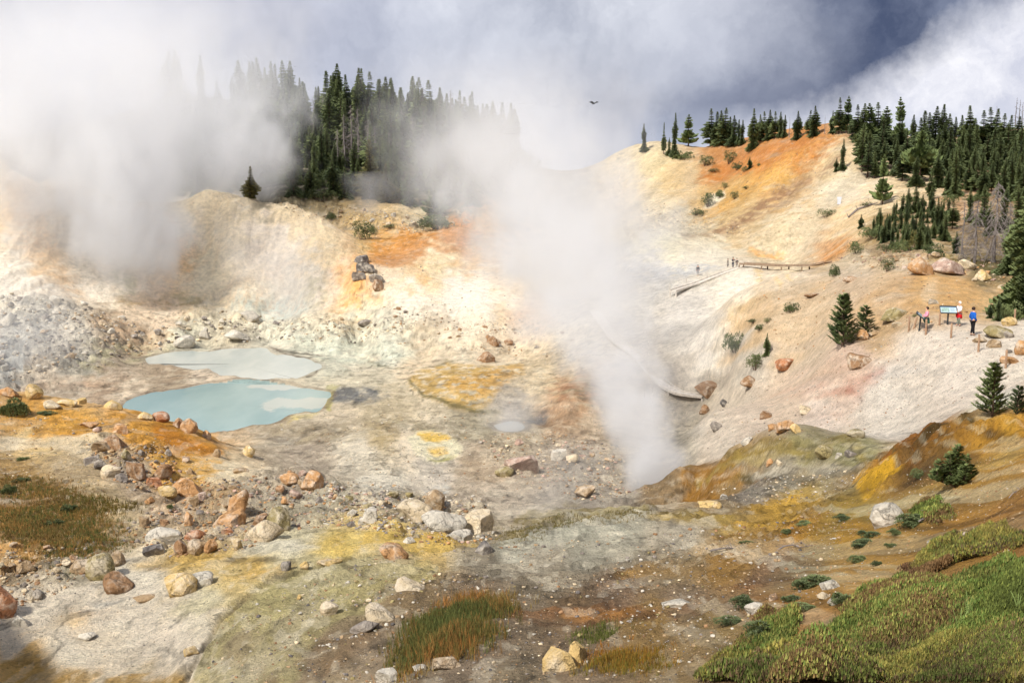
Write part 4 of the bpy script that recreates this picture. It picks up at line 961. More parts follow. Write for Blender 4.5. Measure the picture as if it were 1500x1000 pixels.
stone_field('rubble', [
 (rub_defs[0][0], 1500, (1.5,7), 'wwggtc', 1), (rub_defs[1][0], 2600, (1.8,9), 'gggtbop', 1), (rub_defs[2][0], 500, (2,9), 'gtcb', 1),
 (rub_defs[3][0], 700, (1.8,7), 'gtpcb', 1), (rub_defs[4][0], 500, (1.5,5), 'cwt', 1), (rub_defs[5][0], 400, (1.5,6), 'ctop', 1),
 (rub_defs[6][0], 450, (1.3,5), 'bgtw', 1), (rub_defs[7][0], 500, (1.2,3.5), 'gtc', 1), (rub_defs[8][0], 260, (1.5,6), 'gwtc', 1),
 ([(480,700),(720,730),(730,800),(560,780),(470,770)], 700, (2,9), 'wcgtw', 1),
 ([(330,900),(560,810),(720,800),(1050,770),(1250,740),(1180,900),(1040,960),(960,1010),(280,1010)], 2600, (1.2,8), 'gtwbktc', 1),
 ([(1020,670),(1160,640),(1300,630),(1500,560),(1500,490),(1300,480),(1150,540),(1050,600)], 900, (1,4), 'tgwbp', 1),
 ([(1100,440),(1220,400),(1340,395),(1450,420),(1430,465),(1300,480),(1150,520)], 450, (1.2,5), 'tcbo', 1),
 ([(1180,760),(1500,650),(1500,800),(1300,860),(1180,900)], 700, (1.2,5), 'tcobw', 1),
 ([(1000,225),(1240,200),(1250,300),(1100,360),(960,330)], 500, (.9,3), 'tbgc', 1),
 ([(0,600),(200,615),(330,670),(200,720),(0,700)], 350, (1.5,6), 'tcgy', 1),
 ([(400,620),(700,600),(900,620),(880,700),(560,710),(420,690)], 500, (1,4), 'tgbw', 1),
 ([(520,380),(760,400),(800,470),(600,460),(500,440)], 200, (1,4), 'tgw', 1),
 ([(1010,690),(1160,640),(1310,650),(1440,610),(1500,590),(1500,480),(1300,480),(1120,550),(1000,640)], 1500, (.9,2.2), 'tgwb', 1),
 ([(330,900),(560,810),(720,800),(1050,770),(1250,740),(1400,700),(1180,900),(1040,960),(960,1010),(280,1010)], 3500, (.9,2.6), 'gtwbktc', 1),
 ([(0,590),(330,660),(480,700),(330,820),(0,900)], 1300, (.9,3), 'tgwbc', 1),
 ([(480,600),(900,560),(900,740),(560,720),(400,650)], 1200, (.9,3), 'tgwb', 1),
 ([(1180,740),(1500,640),(1500,800),(1300,850),(1150,900)], 1500, (.9,2.8), 'tcobw', 1),
 ([(420,880),(560,830),(760,820),(1050,800),(1180,860),(1040,960),(900,1000),(420,1000)], 230, (4,9.5), 'wgtcwe', 1),
 ([(0,850),(300,830),(330,900),(260,990),(0,990)], 160, (1.2,4), 'tgkc', 1)],
 'loose stones and pebbles strewn over the rubble slopes and washes', 3)

# ---------------------------------------------------------------- vegetation
def mat_leaf(name, c1, c2, dead=None):
    t = NT(name, .75, .25); oi = t.node('ShaderNodeObjectInfo'); pos = t.node('ShaderNodeNewGeometry').outputs['Position']
    a = t.noise(.9, 4, .6, pos); b = t.noise(7, 3, .6, pos)
    f = t.math('ADD', t.rng(a.outputs[0], .35, .65, 0, .6), t.rng(b.outputs[0], .3, .7, -.15, .55)); f2 = t.math('ADD', f, t.rng(oi.outputs['Random'], 0, 1, -.25, .35))
    cl_ = t.node('ShaderNodeClamp'); t.link(f2, cl_.inputs[0])
    col = t.mix(cl_.outputs[0], c1, c2); t.link(col, t.b.inputs['Base Color'])
    t.b.inputs['Subsurface Weight'].default_value = 0
    return t.m
M_fir = mat_leaf('fir_needles', (.050,.072,.034), (.14,.17,.062))
M_pine = mat_leaf('pine_needles', (.050,.078,.032), (.16,.20,.068))
M_gold = mat_leaf('yellowish_pine_needles', (.07,.07,.02), (.17,.15,.045))
M_bush = mat_leaf('shrub_leaves', (.060,.078,.034), (.15,.18,.068))
M_grey = mat_leaf('silvery_dead_twigs', (.13,.11,.10), (.27,.235,.215))
M_bark = mat_leaf('brown_bark', (.07,.045,.03), (.16,.10,.07))
def tube(pts, rads, k=5):
    """tapered limb through points -> verts, quads"""
    V = []; Fq = []
    for i, (p, r) in enumerate(zip(pts, rads)):
        p = np.array(p, float); d = np.array(pts[min(i+1, len(pts)-1)], float)-np.array(pts[max(i-1, 0)], float); d /= np.linalg.norm(d)+1e-9
        a = np.cross(d, [0,0,1.] if abs(d[2]) < .9 else [1.,0,0]); a /= np.linalg.norm(a); b = np.cross(d, a)
        for j in range(k): t_ = 2*math.pi*j/k; V.append(p+r*(a*math.cos(t_)+b*math.sin(t_)))
    for i in range(len(pts)-1):
        for j in range(k): Fq.append((i*k+j, i*k+(j+1) % k, (i+1)*k+(j+1) % k, (i+1)*k+j))
    return V, Fq
class MB:
    def __init__(s): s.V = []; s.F = []
    def add(s, V, F):
        o = len(s.V); s.V += [tuple(v) for v in V]; s.F += [tuple(i+o for i in f) for f in F]
    def tube(s, pts, rads, k=5): s.add(*tube(pts, rads, k))
    def tri(s, a, b, c): s.add((a, b, c), [(0,1,2)])
    def box(s, c, d, rz=0):
        x, y, z = d[0]/2, d[1]/2, d[2]/2; ca, sa = math.cos(rz), math.sin(rz)
        V = [(c[0]+i*x*ca-j*y*sa, c[1]+i*x*sa+j*y*ca, c[2]+k*z) for i in (-1,1) for j in (-1,1) for k in (-1,1)]
        s.add(V, [(0,1,3,2),(4,6,7,5),(0,4,5,1),(2,3,7,6),(0,2,6,4),(1,5,7,3)])
    def mesh(s, name, mat, smooth=True):
        o = mesh_obj(name, s.V, s.F, mat, smooth=smooth); m = o.data; bpy.data.objects.remove(o); return m
    def build(s, name, mat, parent=None, smooth=True): return mesh_obj(name, s.V, s.F, mat, parent, smooth)

def fir_proto(seed, width=.2, base=.06, droop=.25, gap=.0, dens=1.0, n_whorl=34, lean=0.0, tuft=False, mat=None):
    """unit-height conifer: trunk mesh, crown mesh"""
    r = random.Random(seed); tr = MB(); cr = MB()
    lx = lambda z: lean*z*z+.012*math.sin(z*7+seed)
    tr.tube([(lx(z), .0, z) for z in (-.05, .15, .4, .7, .97)], [.022, .018, .013, .007, .002], 6)
    n_whorl = int(n_whorl*1.45)
    for w in range(n_whorl):
        f = (w+r.random()*.6)/n_whorl; f = 1-(1-f)**1.3; z = base+(1-base)*f
        R0 = width*1.35*((1-f)**.92)*(.72+.28*math.sin(f*9+seed))+.006
        if gap and r.random() < gap: continue
        nb = max(4, int((7 if f < .7 else 5)*dens)); a0 = r.random()*6.28
        for b in range(nb):
            an = a0+b*6.283/nb+r.uniform(-.35,.35); L = R0*r.uniform(.55, 1.18)
            if r.random() < .07: continue
            dx, dy = math.cos(an), math.sin(an); px, py = -dy, dx
            up = r.uniform(-.02,.06)+(.5*(f-.5) if not tuft else .25); m = 5 if not tuft else 5
            for i in range(m):
                t0 = .12+.88*i/m; cx = lx(z)+dx*L*t0; cy2 = dy*L*t0; cz = z+L*(up*t0-droop*t0*t0)
                ww = L*.33*(1-.55*t0)+.008
                for s_ in (-1, 1):
                    k1 = r.uniform(.6, 1.2); k2 = r.uniform(.5,1.3)
                    a = (cx, cy2, cz+.004); q = (cx+dx*ww*.9+px*s_*ww*k1, cy2+dy*ww*.9+py*s_*ww*k1, cz-ww*.35*k2)
                    c = (cx+dx*ww*.1+px*s_*ww*.35, cy2+dy*ww*.1+py*s_*ww*.35, cz-ww*.5*k2)
                    cr.tri(a, q, c)
                    e = (cx+dx*ww*1.3+px*s_*ww*.25*k2, cy2+dy*ww*1.3+py*s_*ww*.25*k2, cz+ww*(.25 if not tuft else .7)*k1)
                    cr.tri(a, e, q)
    for b in range(6):
        an = b*1.05; cr.tri((lx(1), 0, 1.0), (lx(.93)+.016*math.cos(an), .016*math.sin(an), .93), (lx(.93)+.016*math.cos(an+1), .016*math.sin(an+1), .925))
    return tr.mesh('trunk', M_bark), cr.mesh('crown', mat or M_fir, smooth=False)
def pine_proto(seed, bushy=1.0, n_br=60, base=.05, mat=None, tufts=9, top=1.0):
    """upswept bristly young pine with needle tufts"""
    r = random.Random(seed); tr = MB(); cr = MB()
    stems = [(0, 0, 1.0)] if bushy <= 1 else [(0,0,1.0),(.16,.05,.82),(-.17,.02,.78),(.32,-.05,.6),(-.3,-.1,.5),(.05,-.2,.66),(.42,.1,.42),(-.1,.25,.6)]
    for sx, sy, sh in stems:
        P_ = lambda z: (sx*min(1, z*2.2/sh) if sh < 1 else .02*math.sin(z*6+seed), sy*min(1, z*2.2/sh) if sh < 1 else 0, z)
        tr.tube([P_(-.05*sh), P_(.2*sh), P_(.5*sh), P_(.93*sh)], [.03*sh, .022*sh, .014*sh, .004], 6)
        nb = int(n_br*(1 if sh == 1 else .45))
        for i in range(nb):
            f = (i+r.random())/nb; z = base+(sh-base)*f; c = P_(z); an = r.random()*6.283
            L = (.30 if sh == 1 and bushy <= 1 else .16)*(1-f)**.7*r.uniform(.6,1.15)+.035
            dx, dy = math.cos(an), math.sin(an)
            tip = (c[0]+dx*L, c[1]+dy*L, z+L*.38); mid = (c[0]+dx*L*.55, c[1]+dy*L*.55, z+L*.08)
            tr.tube([c, mid, tip], [.006, .004, .002], 3)
            for j in range(tufts):
                t_ = .25+.75*(j+1)/tufts; q = [c[k]+(mid[k]-c[k])*min(1, t_*2)+(tip[k]-mid[k])*max(0, t_*2-1) for k in range(3)]
                for m in range(5):
                    a2 = r.random()*6.283; ln = r.uniform(.03,.055); ux, uy, uz = dx*.8+math.cos(a2)*.8, dy*.8+math.sin(a2)*.8, .7+r.uniform(-.5,.6)
                    e = (q[0]+ux*ln, q[1]+uy*ln, q[2]+uz*ln); w = .015
                    cr.tri((q[0]-dy*w, q[1]+dx*w, q[2]), (q[0]+dy*w, q[1]-dx*w, q[2]+w), e)
    return tr.mesh('trunk', M_bark), cr.mesh('crown', mat or M_pine, smooth=False)
def snag_proto(seed, n=70, L0=.16, droop=.5, curl=0):
    r = random.Random(seed); tr = MB(); br = MB()
    tr.tube([(0,0,-.05),(.01,0,.3),(-.005,.01,.65),(.01,0,1.0)], [.02,.014,.009,.002], 6)
    for i in range(n):
        f = .12+.86*(i+r.random())/n; an = r.random()*6.283; L = L0*(1.15-f)**.8*r.uniform(.4,1.25); dx, dy = math.cos(an), math.sin(an)
        p0 = (0,0,f); p1 = (dx*L*.5, dy*L*.5, f-L*droop*.15); p2 = (dx*L, dy*L, f-L*droop*r.uniform(.5,1.3))
        br.tube([p0,p1,p2], [.0042,.003,.0012], 3)
        for k in range(5):
            t_ = r.uniform(.3,1); q = (dx*L*t_, dy*L*t_, f-L*droop*t_*t_*.8); a2 = r.random()*6.283; l2 = L*r.uniform(.15,.4)
            br.tube([q, (q[0]+math.cos(a2)*l2, q[1]+math.sin(a2)*l2, q[2]-l2*r.uniform(.2,1.2))], [.0022,.0008], 3)
    return tr.mesh('trunk', M_grey), br.mesh('branches', M_grey)
def bush_proto(seed, n=900, spiky=.5, mat=None, flat=1.0):
    """unit-wide low shrub: stems and leafy crown"""
    r = random.Random(seed); st_ = MB(); cr = MB()
    lobes = [(r.uniform(-.3,.3), r.uniform(-.3,.3), r.uniform(.16,.3), r.uniform(.35,.95)) for _ in range(8)]
    for (x, y, rr_, hh) in lobes:
        st_.tube([(x*.3, y*.3, -.03), (x*.7, y*.7, hh*.3), (x, y, hh*.6)], [.014,.01,.004], 4)
    for i in range(n):
        x0, y0, rr_, hh = lobes[i % 8]; a = r.random()*6.283; el = r.random()**.6; rad = rr_*math.sqrt(max(0, 1-(el*.95)**2))*r.uniform(.75,1.08)
        p = (x0+math.cos(a)*rad, y0+math.sin(a)*rad, hh*flat*(.08+el*.85)); s = r.uniform(.03,.065)
        d = (math.cos(a)*.6+r.uniform(-.5,.5), math.sin(a)*.6+r.uniform(-.5,.5), spiky+r.uniform(0,.9))
        e = tuple(p[k]+d[k]*s for k in range(3)); w = s*.45; a2 = r.random()*6.283
        cr.tri((p[0]-math.cos(a2)*w, p[1]-math.sin(a2)*w, p[2]), (p[0]+math.cos(a2)*w, p[1]+math.sin(a2)*w, p[2]), e)
    return st_.mesh('stems', M_bark), cr.mesh('crown', mat or M_bush, smooth=False)
PR = dict(
 fir1=fir_proto(1,.17), fir2=fir_proto(2,.13,n_whorl=38), fir3=fir_proto(3,.21,.04,.3), fir4=fir_proto(4,.24,.1,.12,gap=.15,n_whorl=26),
 fir5=fir_proto(5,.15,.16,.2,gap=.1), fir6=fir_proto(6,.2,.2,.02,gap=.22,n_whorl=20,lean=.05), fir7=fir_proto(9,.3,.02,.2,n_whorl=24),
 wind=fir_proto(7,.24,.12,.0,gap=.12,n_whorl=24,tuft=True,mat=M_pine), big=fir_proto(8,.26,.02,.2,n_whorl=52,dens=1.6),
 gold=fir_proto(11,.26,.03,.1,n_whorl=30,mat=M_gold), round=fir_proto(12,.36,.3,.1,n_whorl=22,dens=1.5,tuft=True,mat=M_pine),
 pine1=pine_proto(21,n_br=120), pine2=pine_proto(22, n_br=170), pineb=pine_proto(23, bushy=2.0, n_br=130, tufts=10),
 snag1=snag_proto(31), snag2=snag_proto(32, 40, .11, .2), snag3=snag_proto(33, 130, .24, .9), snag4=snag_proto(34, 26, .06, .1),
 bush1=bush_proto(41), bush2=bush_proto(42, 1100, .9), bush3=bush_proto(43, 800, .2, flat=.7), cushion=bush_proto(44, 2600, .7, flat=.8), gbush=bush_proto(45, 800, .5, mat=M_gold))
PARTS = {k: (('trunk','branches') if k.startswith('snag') else ('stems','crown') if 'bush' in k or k == 'cushion' else ('trunk','crown')) for k in PR}
rv = random.Random(77)
def plant(kind, name, loc, h, w=None, label=None, cat=None, group=None, sink=.0):
    """h metres tall; w scales width against the prototype"""
    e = empty(name, loc, rv.uniform(0, 6.28), label, cat, group); w = w or h; e.scale = (w, w, h)
    for part, me in zip(PARTS[kind], PR[kind]):
        o = bpy.data.objects.new(part, me); COL.objects.link(o); o.parent = e
    return e
def tree_px(kind, u, v, hpx, wk=1.0, label=None, group=None, cat='tree', name='fir_tree'):
    p = at(u, v); h = size_at(p, hpx); p.z -= .02*h
    return plant(kind, name, p, h, h*wk, label, cat, group)
def shrub_px(kind, u, v, wpx, hpx, label=None, group=None, name='shrub', cat='shrub'):
    p = at(u, v); w = size_at(p, wpx); p.y += w*.25; p.z = ground(p.x, p.y)
    return plant(kind, name, p, size_at(p, hpx)*1.1, w*1.05, label, cat, group)

# right skyline trees
G1 = 'conifers on the skyline of the right-hand hill'
for u, v, h, k in ((1008,214,42,'wind'),(1016,213,44,'fir4'),(1026,213,40,'wind'),(1035,212,38,'fir1'),(1041,214,50,'fir4'),(1049,214,46,'fir5'),(1056,213,46,'fir1'),(1062,213,50,'fir4'),(1069,213,38,'fir5'),
  (1075,213,40,'fir1'),(1082,213,34,'fir2'),(1087,212,33,'fir2'),(1113,205,34,'fir3'),(1119,205,38,'fir4'),(1127,204,39,'fir3'),(1135,203,36,'fir4'),(1143,202,34,'fir2'),(1149,202,30,'fir2'),
  (1168,203,37,'fir3'),(1186,199,34,'fir4'),(1193,199,40,'fir3')):
    tree_px(k, u, v, h*1.08, 1.25, 'dark green conifer in the row on the right hill skyline, left of the summit', G1)
tree_px('fir3', 1103, 219, 58, 1.0, 'tallest bushy fir standing on the orange slope below the skyline row', None)
tree_px('snag4', 1156, 202, 30, 1, 'thin dead grey tree in the gap of the skyline row', None, name='dead_tree')
tree_px('snag4', 1208, 196, 26, 1, 'thin dead tree on the summit left of the first dense firs', None, name='dead_tree')
tree_px('fir3', 1219, 195, 32, 1, 'small dark fir on the bare summit left of the tall summit pair', None)
tree_px('fir4', 1229, 196, 52, 1, 'left one of the tall pair of trees on the orange summit', None)
tree_px('wind', 1241, 196, 54, .9, 'right one of the tall pair of trees on the orange summit', None)
tree_px('fir2', 943, 222, 40, 1.1, 'solitary slim fir farthest left on the pale skyline', None)
tree_px('snag4', 923, 209, 20, 1, 'tiny dead stick tree on the pale skyline at the edge of the steam', None, name='dead_tree')
for u, v, h in ((957,203,22),(962,203,24),(969,204,26)): tree_px('fir1', u, v, h, 1.2, 'little dark fir in the trio behind the pale knoll', 'three firs behind the pale knoll')
tree_px('fir2', 988, 231, 64, .8, 'tall slim fir with bushes at its foot left of the skyline row', None)
tree_px('fir1', 980, 228, 26, 1, 'short fir leaning against the tall slim fir', None)
tree_px('fir5', 972, 226, 46, .6, 'narrow half-bare fir left of the tall slim fir', None)
# dense stand right of the summit
G2 = 'conifers of the dense stand on the right-hand hill'
rs = random.Random(12)
back = [(1255,200,46,'fir4'),(1264,203,50,'fir1'),(1272,205,52,'wind'),(1284,208,56,'fir4'),(1296,212,54,'wind'),(1337,208,40,'fir2'),(1352,214,40,'fir3'),(1360,214,48,'fir1'),(1369,216,58,'fir1'),(1380,218,62,'fir2'),
 (1388,218,50,'fir1'),(1397,218,46,'fir2'),(1406,220,50,'fir2'),(1417,222,64,'fir3'),(1425,222,48,'fir1'),(1438,222,58,'fir4'),(1448,222,62,'fir4'),(1458,222,60,'fir3'),(1468,222,54,'fir4'),(1478,222,52,'fir3'),(1490,224,52,'fir1'),(1500,224,54,'fir4')]
for u, v, h, k in back: tree_px(k, u, v+6, h*1.12, 1.3, 'dark conifer in the back row of the dense stand right of the summit', G2)
for (u, v) in scatter_px([(1258,232),(1330,225),(1500,235),(1500,300),(1440,290),(1400,278),(1330,272),(1262,258)], 62, 9.5, rs):
    h = rs.uniform(40, 66); tree_px(rs.choice(['fir1','fir2','fir3','fir5','fir4','fir6']), u, v, h, rs.uniform(1.1,1.55), 'green conifer within the dense stand right of the summit', G2)
tree_px('wind', 1316, 222, 78, .8, 'tallest ragged pine rising above the dense stand', None, name='pine_tree')
tree_px('round', 1347, 266, 74, .95, 'round-crowned pine with bare reddish trunk at the stand front', None, name='pine_tree')
tree_px('wind', 1292, 300, 74, .75, 'ragged pine with one-sided boughs on the bare slope below the stand', None, name='pine_tree')
tree_px('fir6', 1262, 252, 70, 1.0, 'loose-boughed pine at the left corner of the dense stand', None, name='pine_tree')
tree_px('fir2', 1234, 249, 45, 1.0, 'slim young fir alone on the pale slope below the summit', None)
tree_px('fir3', 1225, 251, 20, 1.3, 'tiny fir leaning beside the slim young fir', None)
for u, v, h, k in ((1363,292,46,'fir5'),(1398,288,72,'fir2'),(1388,285,40,'fir3'),(1425,276,62,'fir1'),(1438,276,52,'fir1'),(1453,274,56,'fir1'),(1480,294,72,'fir2'),(1490,294,66,'fir2'),(1470,288,56,'fir1')):
    tree_px(k, u, v, h, 1.1, 'bright green pointed fir in the front row of the stand', 'front row firs of the dense stand')
for i, u in enumerate((1484,1489,1494,1499)): tree_px('snag2', u, 225, 80-3*i, .8, 'bare dead tree sticking out above the stand at the right edge', 'dead trees above the stand', name='dead_tree')
tree_px('snag2', 1456, 222, 66, .6, 'single bare dead top above the stand left of the dead cluster', None, name='dead_tree')
# thicket on top of the mound
G3 = 'small firs of the thicket behind the ochre mound'
for (u, v) in scatter_px([(1278,330),(1300,318),(1335,305),(1395,312),(1390,345),(1365,368),(1310,366),(1280,350)], 52, 7, rs):
    tree_px(rs.choice(['fir1','fir2','fir2','fir3']), u, v, rs.uniform(18,38), rs.uniform(1.1,1.6), 'small dark green fir in the thicket behind the ochre mound', G3)
tree_px('fir2', 1286, 340, 36, 1.1, 'slender dark fir at the left front of the thicket', None)
tree_px('fir3', 1261, 334, 20, 1.4, 'very small fir alone left of the thicket', None)
tree_px('fir2', 1327, 342, 44, 1.1, 'tallest pointed fir in the middle of the thicket', None)
shrub_px('gbush', 1341, 366, 28, 34, 'bright yellow-green bush at the thicket front', None)
for i, (u, v, w, h, k, lab) in enumerate(((1256,372,34,20,'bush1','low green bush at the left foot of the thicket'),(1283,350,36,22,'bush2','blue-green bush below the slender dark fir'),(1300,372,28,20,'bush3','rounded green bush in the centre of the thicket foot'),
  (1320,370,30,22,'bush1','dark bush left of the bright yellow-green bush'),(1372,372,28,24,'bush2','dark bush just left of the tangled dead tree'),(1384,400,24,8,'bush3','low green mat between the mound-top boulders'),
  (1303,398,26,20,'bush1','rounded green bush on the pale slope left of the mound-top boulders'),(1213,319,30,13,'bush1','flat dark bush alone on the pale upper slope'),(1269,303,26,11,'bush3','flat bush right of and above the lone dark bush'),
  (1431,296,34,12,'bush2','bush between trunks at the right end of the bare slope'),(1395,302,32,16,'bush1','wide bush at the foot of the front row firs'),(1335,297,44,14,'bush3','long low bush above the thicket'),
  (1105,474,22,12,'bush3','small grey-green bush highest on the sandy slope in the centre right'),(1125,474,13,9,'bush1','tiny bush right of the grey-green one on the sandy slope'),(1115,484,18,11,'bush2','small dark bush between the hazy bush and the tiny one'),
  (1079,515,36,36,'bush2','hazy dark bush at the steam edge of the basin'),(1108,544,40,26,'bush1','wide hazy bush at the foot of the small hazy fir'),(1161,460,24,18,'bush2','dark shrub on the sandy slope left of the big pine'),
  (1070,241,24,20,'bush1','green bush at the left on the orange hillside'),(1098,248,18,18,'fir3','green young conifer below the tallest bushy fir'),(1081,250,16,14,'bush2','small green bush beside the left one on the orange hillside'),(1091,252,12,9,'bush1','tiny dark bush in the row on the orange hillside'),(1111,244,10,8,'bush3','small dark tuft right of the row on the orange hillside'),
  (1044,254,20,10,'bush3','grey bush low on the orange hillside'),(1035,245,26,16,'bush1','grey-green bush at the left rim of the orange hillside'),(1077,292,16,12,'bush1','round bush on the striped slope'),(1094,277,13,8,'bush3','tiny bush above the round one on the striped slope'),
  (1056,290,16,14,'bush2','grey bush next to the white patch on the striped slope'),(1062,276,10,10,'bush1','small bush above the white patch on the striped slope'),(1038,305,30,22,'bush1','smoky grey bush at the steam edge of the striped slope'),(1020,318,34,18,'bush3','smoky low bush deepest in the steam on the right hill'),
  (1000,236,30,16,'bush2','dark bushes'' clump at the foot of the tall slim fir'),(945,224,22,10,'bush3','low grey bush at the foot of the solitary slim fir'),
  (1222,406,19,22,'bush2','dark green little bush beside the far boardwalk end'),(1340,465,10,10,'bush3','tiny green tuft between the signs'),
  (15,612,44,40,'cushion','dense green bush on the ridge at the left picture edge'),(530,352,36,30,'bush1','dark round bush on the slope above the grey boulder pile'),(572,337,26,12,'bush3','low dark bush right of the round one below the forest'),
  (483,326,18,14,'bush2','small bush on the bluff shoulder'),(470,300,44,18,'bush1','wide green bush at the forest edge above the bluff'),(640,338,60,26,'bush2','broad grey-green bush with a small pine behind the orange knob'),(545,345,22,12,'bush1','small green bush between two others below the forest'))):
    if k == 'fir3': tree_px(k, u, v, h, 1.3, lab)
    else: shrub_px(k, u, v, w, h, lab.replace("'", ''))
tree_px('fir3', 1123, 520, 34, 1.0, 'small hazy fir rising from the wide hazy bush', None)
# named pines near the people
def pine(kind, u, v, h, wk, lab): return tree_px(kind, u, v, h, wk, lab, name='pine_tree')
pine('pine2', 1234, 507, 76, .95, 'dense young pine left of the signs on the crest')
pine('pine1', 1267, 492, 44, 1.3, 'smaller bushy pine touching the right side of the dense young pine')
pine('pine2', 1453, 608, 78, 1.0, 'young pine at the upper edge of the orange bank on the right')
pine('pine1', 1490, 606, 42, 1.2, 'short pine at the right picture edge beside the young pine')
pine('pineb', 1400, 712, 62, 1.15, 'bushy low pine with several tips on the orange foreground slope')
shrub_px('bush2', 1348, 700, 26, 18, 'small dark shrub in the hollow left of the bushy low pine')
tree_px('big', 1500, 462, 190, 1.0, 'large dark spruce cut off by the right picture edge', None, name='spruce_tree')
tree_px('big', 1478, 398, 70, 1.0, 'dark spruce behind the left side of the large edge spruce', None, name='spruce_tree')
tree_px('snag3', 1427, 384, 92, 1.35, 'dead tree with a tangle of drooping grey branches and roots', None, name='dead_tree')
tree_px('snag3', 1456, 384, 118, 1.1, 'tallest grey dead tree with hanging branches on the mound', None, name='dead_tree')
tree_px('snag1', 1409, 378, 84, 1.0, 'slim dead tree left of the tangled one', None, name='dead_tree')
tree_px('snag3', 1476, 366, 70, 1.0, 'reddish-grey dead tree between the tallest dead tree and the spruce', None, name='dead_tree')
for u, v, w, h, k, lab in ((1462,470,16,36,'fir2','small blue-green fir behind the visitor in blue, leftmost of its group'),(1450,466,18,22,'fir3','short fir leaning left in the blue-green group behind the visitors')):
    tree_px(k, u, v, h, 1.4, lab)
shrub_px('bush2', 1482, 470, 40, 34, 'blue-green bush behind the fence post at the right edge')
for u, v, h, k in ((1372,340,50,'fir2'),(1384,352,40,'fir1'),(1395,335,46,'fir4'),(1440,330,60,'fir1'),(1420,325,50,'fir2'),(1400,372,34,'fir3'),(1470,340,64,'fir1'),(1488,350,80,'fir1'),(1498,330,70,'fir2'),(1448,345,50,'fir3')):
    tree_px(k, u, v, h, 1.15, 'green fir among the dead trees at the right', 'firs among the dead trees')

# wooded hill on the left
G4 = 'dark conifers of the left forest'
def hill_tree(th, Y, h, kind, lab, grp, wk=1.0, name='fir_tree'):
    x = th*Y; p = Vector((x, Y, ground(x, Y)-.2)); return plant(kind, name, p, h, h*wk, lab, 'tree', grp)
rf_ = random.Random(31)
for u, v, h, k in ((372,158,66,'fir5'),(380,156,60,'fir2'),(398,160,68,'fir4'),(405,162,66,'fir5'),(428,168,68,'fir3'),(440,172,56,'fir2'),(448,176,52,'fir2'),(468,180,52,'fir5'),(480,182,52,'fir2'),(490,188,50,'fir5'),
  (508,196,84,'fir3'),(529,200,80,'fir2'),(541,200,74,'fir2'),(557,202,84,'fir1'),(568,204,70,'fir2'),(588,206,74,'fir4'),(598,208,70,'fir3'),(635,216,60,'fir2'),(672,222,52,'fir4'),(700,226,48,'fir4'),(740,240,50,'fir3')):
    tree_px(k, u, v, h, 1.0, 'tall conifer forming the left forest skyline', 'skyline trees of the left forest')
for u, v, h in ((530,200,84),(620,216,86),(645,212,78),(661,214,80),(525,240,80),(505,245,76),(516,240,84),(540,245,70),(550,250,64),(605,240,70),(590,238,74),(475,215,70),(460,205,60),(570,250,56),(495,250,60)):
    tree_px('snag1', u, v, h, rf_.uniform(.9,1.25), 'grey dead conifer standing in the left forest', 'grey dead trees of the left forest', name='dead_tree')
n = 0; n_single = 0; massed = []
for _ in range(4000):
    if n >= 205: break
    u = rf_.choice([rf_.uniform(250, 760), rf_.uniform(350,720), rf_.uniform(300,760)]); th, s = ray(u, 250); Y = rf_.uniform(228, 325)
    if abs(hash((int(u/9), int(Y/9))) % 5) == 0: continue
    x = th*Y; z = ground(x, Y); uu, vv = px_of(x, Y, z)
    if vv > 292 and u > 380: continue
    hh = rf_.uniform(8.5, 16) if Y > 250 else rf_.uniform(7, 11); kk = rf_.choice(['fir1','fir2','fir3','fir4','fir5','fir1']); n += 1
    if Y < 270 and n_single < 58 and u > 330: hill_tree(th, Y, hh, kk, 'dark green conifer on the slope of the left forest', G4, rf_.uniform(.95,1.3)); n_single += 1
    else: massed.append((x, Y, z-.2, hh, kk))
for u, v, h, k, lab in ((543,290,84,'gold','broad yellow-green conifer at the front of the left forest'),(566,296,56,'gold','olive conifer right of the broad yellow-green one'),(488,284,52,'fir7','bushy green conifer left of the broad yellow-green one'),(505,288,44,'fir7','short bushy conifer between two larger ones at the forest front'),
  (368,290,46,'gold','golden-green conifer leaning on the bluff crest at the forest edge'),(600,300,54,'fir7','dark bushy conifer at the front right of the forest'),(430,284,50,'fir7','smoky bushy conifer at the forest front behind the bluff'),(455,286,46,'fir7','bushy conifer left of centre at the forest front'),(635,318,60,'wind','flat-topped ragged pine on the rocky strip'),
  (660,300,56,'fir7','smoky dark conifer at the right end of the forest front'),(690,300,50,'fir7','conifer vanishing in the steam at the forest end'),(585,290,50,'fir1','slim conifer behind the olive one at the forest front'),(525,282,48,'fir1','slim conifer behind the broad yellow-green one')):
    tree_px(k, u, v, h, 1.15, lab)

# undergrowth of saplings and brush below the left forest, too many to count
uv_ = []; uf = []; uo = 0; sap = [PR[k][1] for k in ('bush1','bush2','fir7')]
def me_arr(me):
    v = np.empty(len(me.vertices)*3, np.float32); me.vertices.foreach_get('co', v); f = np.empty(len(me.polygons)*3, np.int32); me.polygons.foreach_get('vertices', f); return v.reshape(-1,3), f.reshape(-1,3)
me_arr_q = me_arr
sap = [me_arr(m_) for m_ in sap]
for _ in range(420):
    u = rf_.uniform(230, 790); th, s = ray(u, 250); Y = rf_.uniform(222, 310); x = th*Y; z = ground(x, Y)
    if px_of(x, Y, z)[1] > 290: continue
    k = rf_.randrange(3); v, f = sap[k]; w = rf_.uniform(2.2, 4.5); hh = w*rf_.uniform(.5,.9) if k < 2 else rf_.uniform(2.5, 5)
    if k == 2: w = hh*1.2
    uv_.append(v*np.array([w, w, hh])+np.array([x, Y, z-.15])); uf.append(f+uo); uo += len(v)
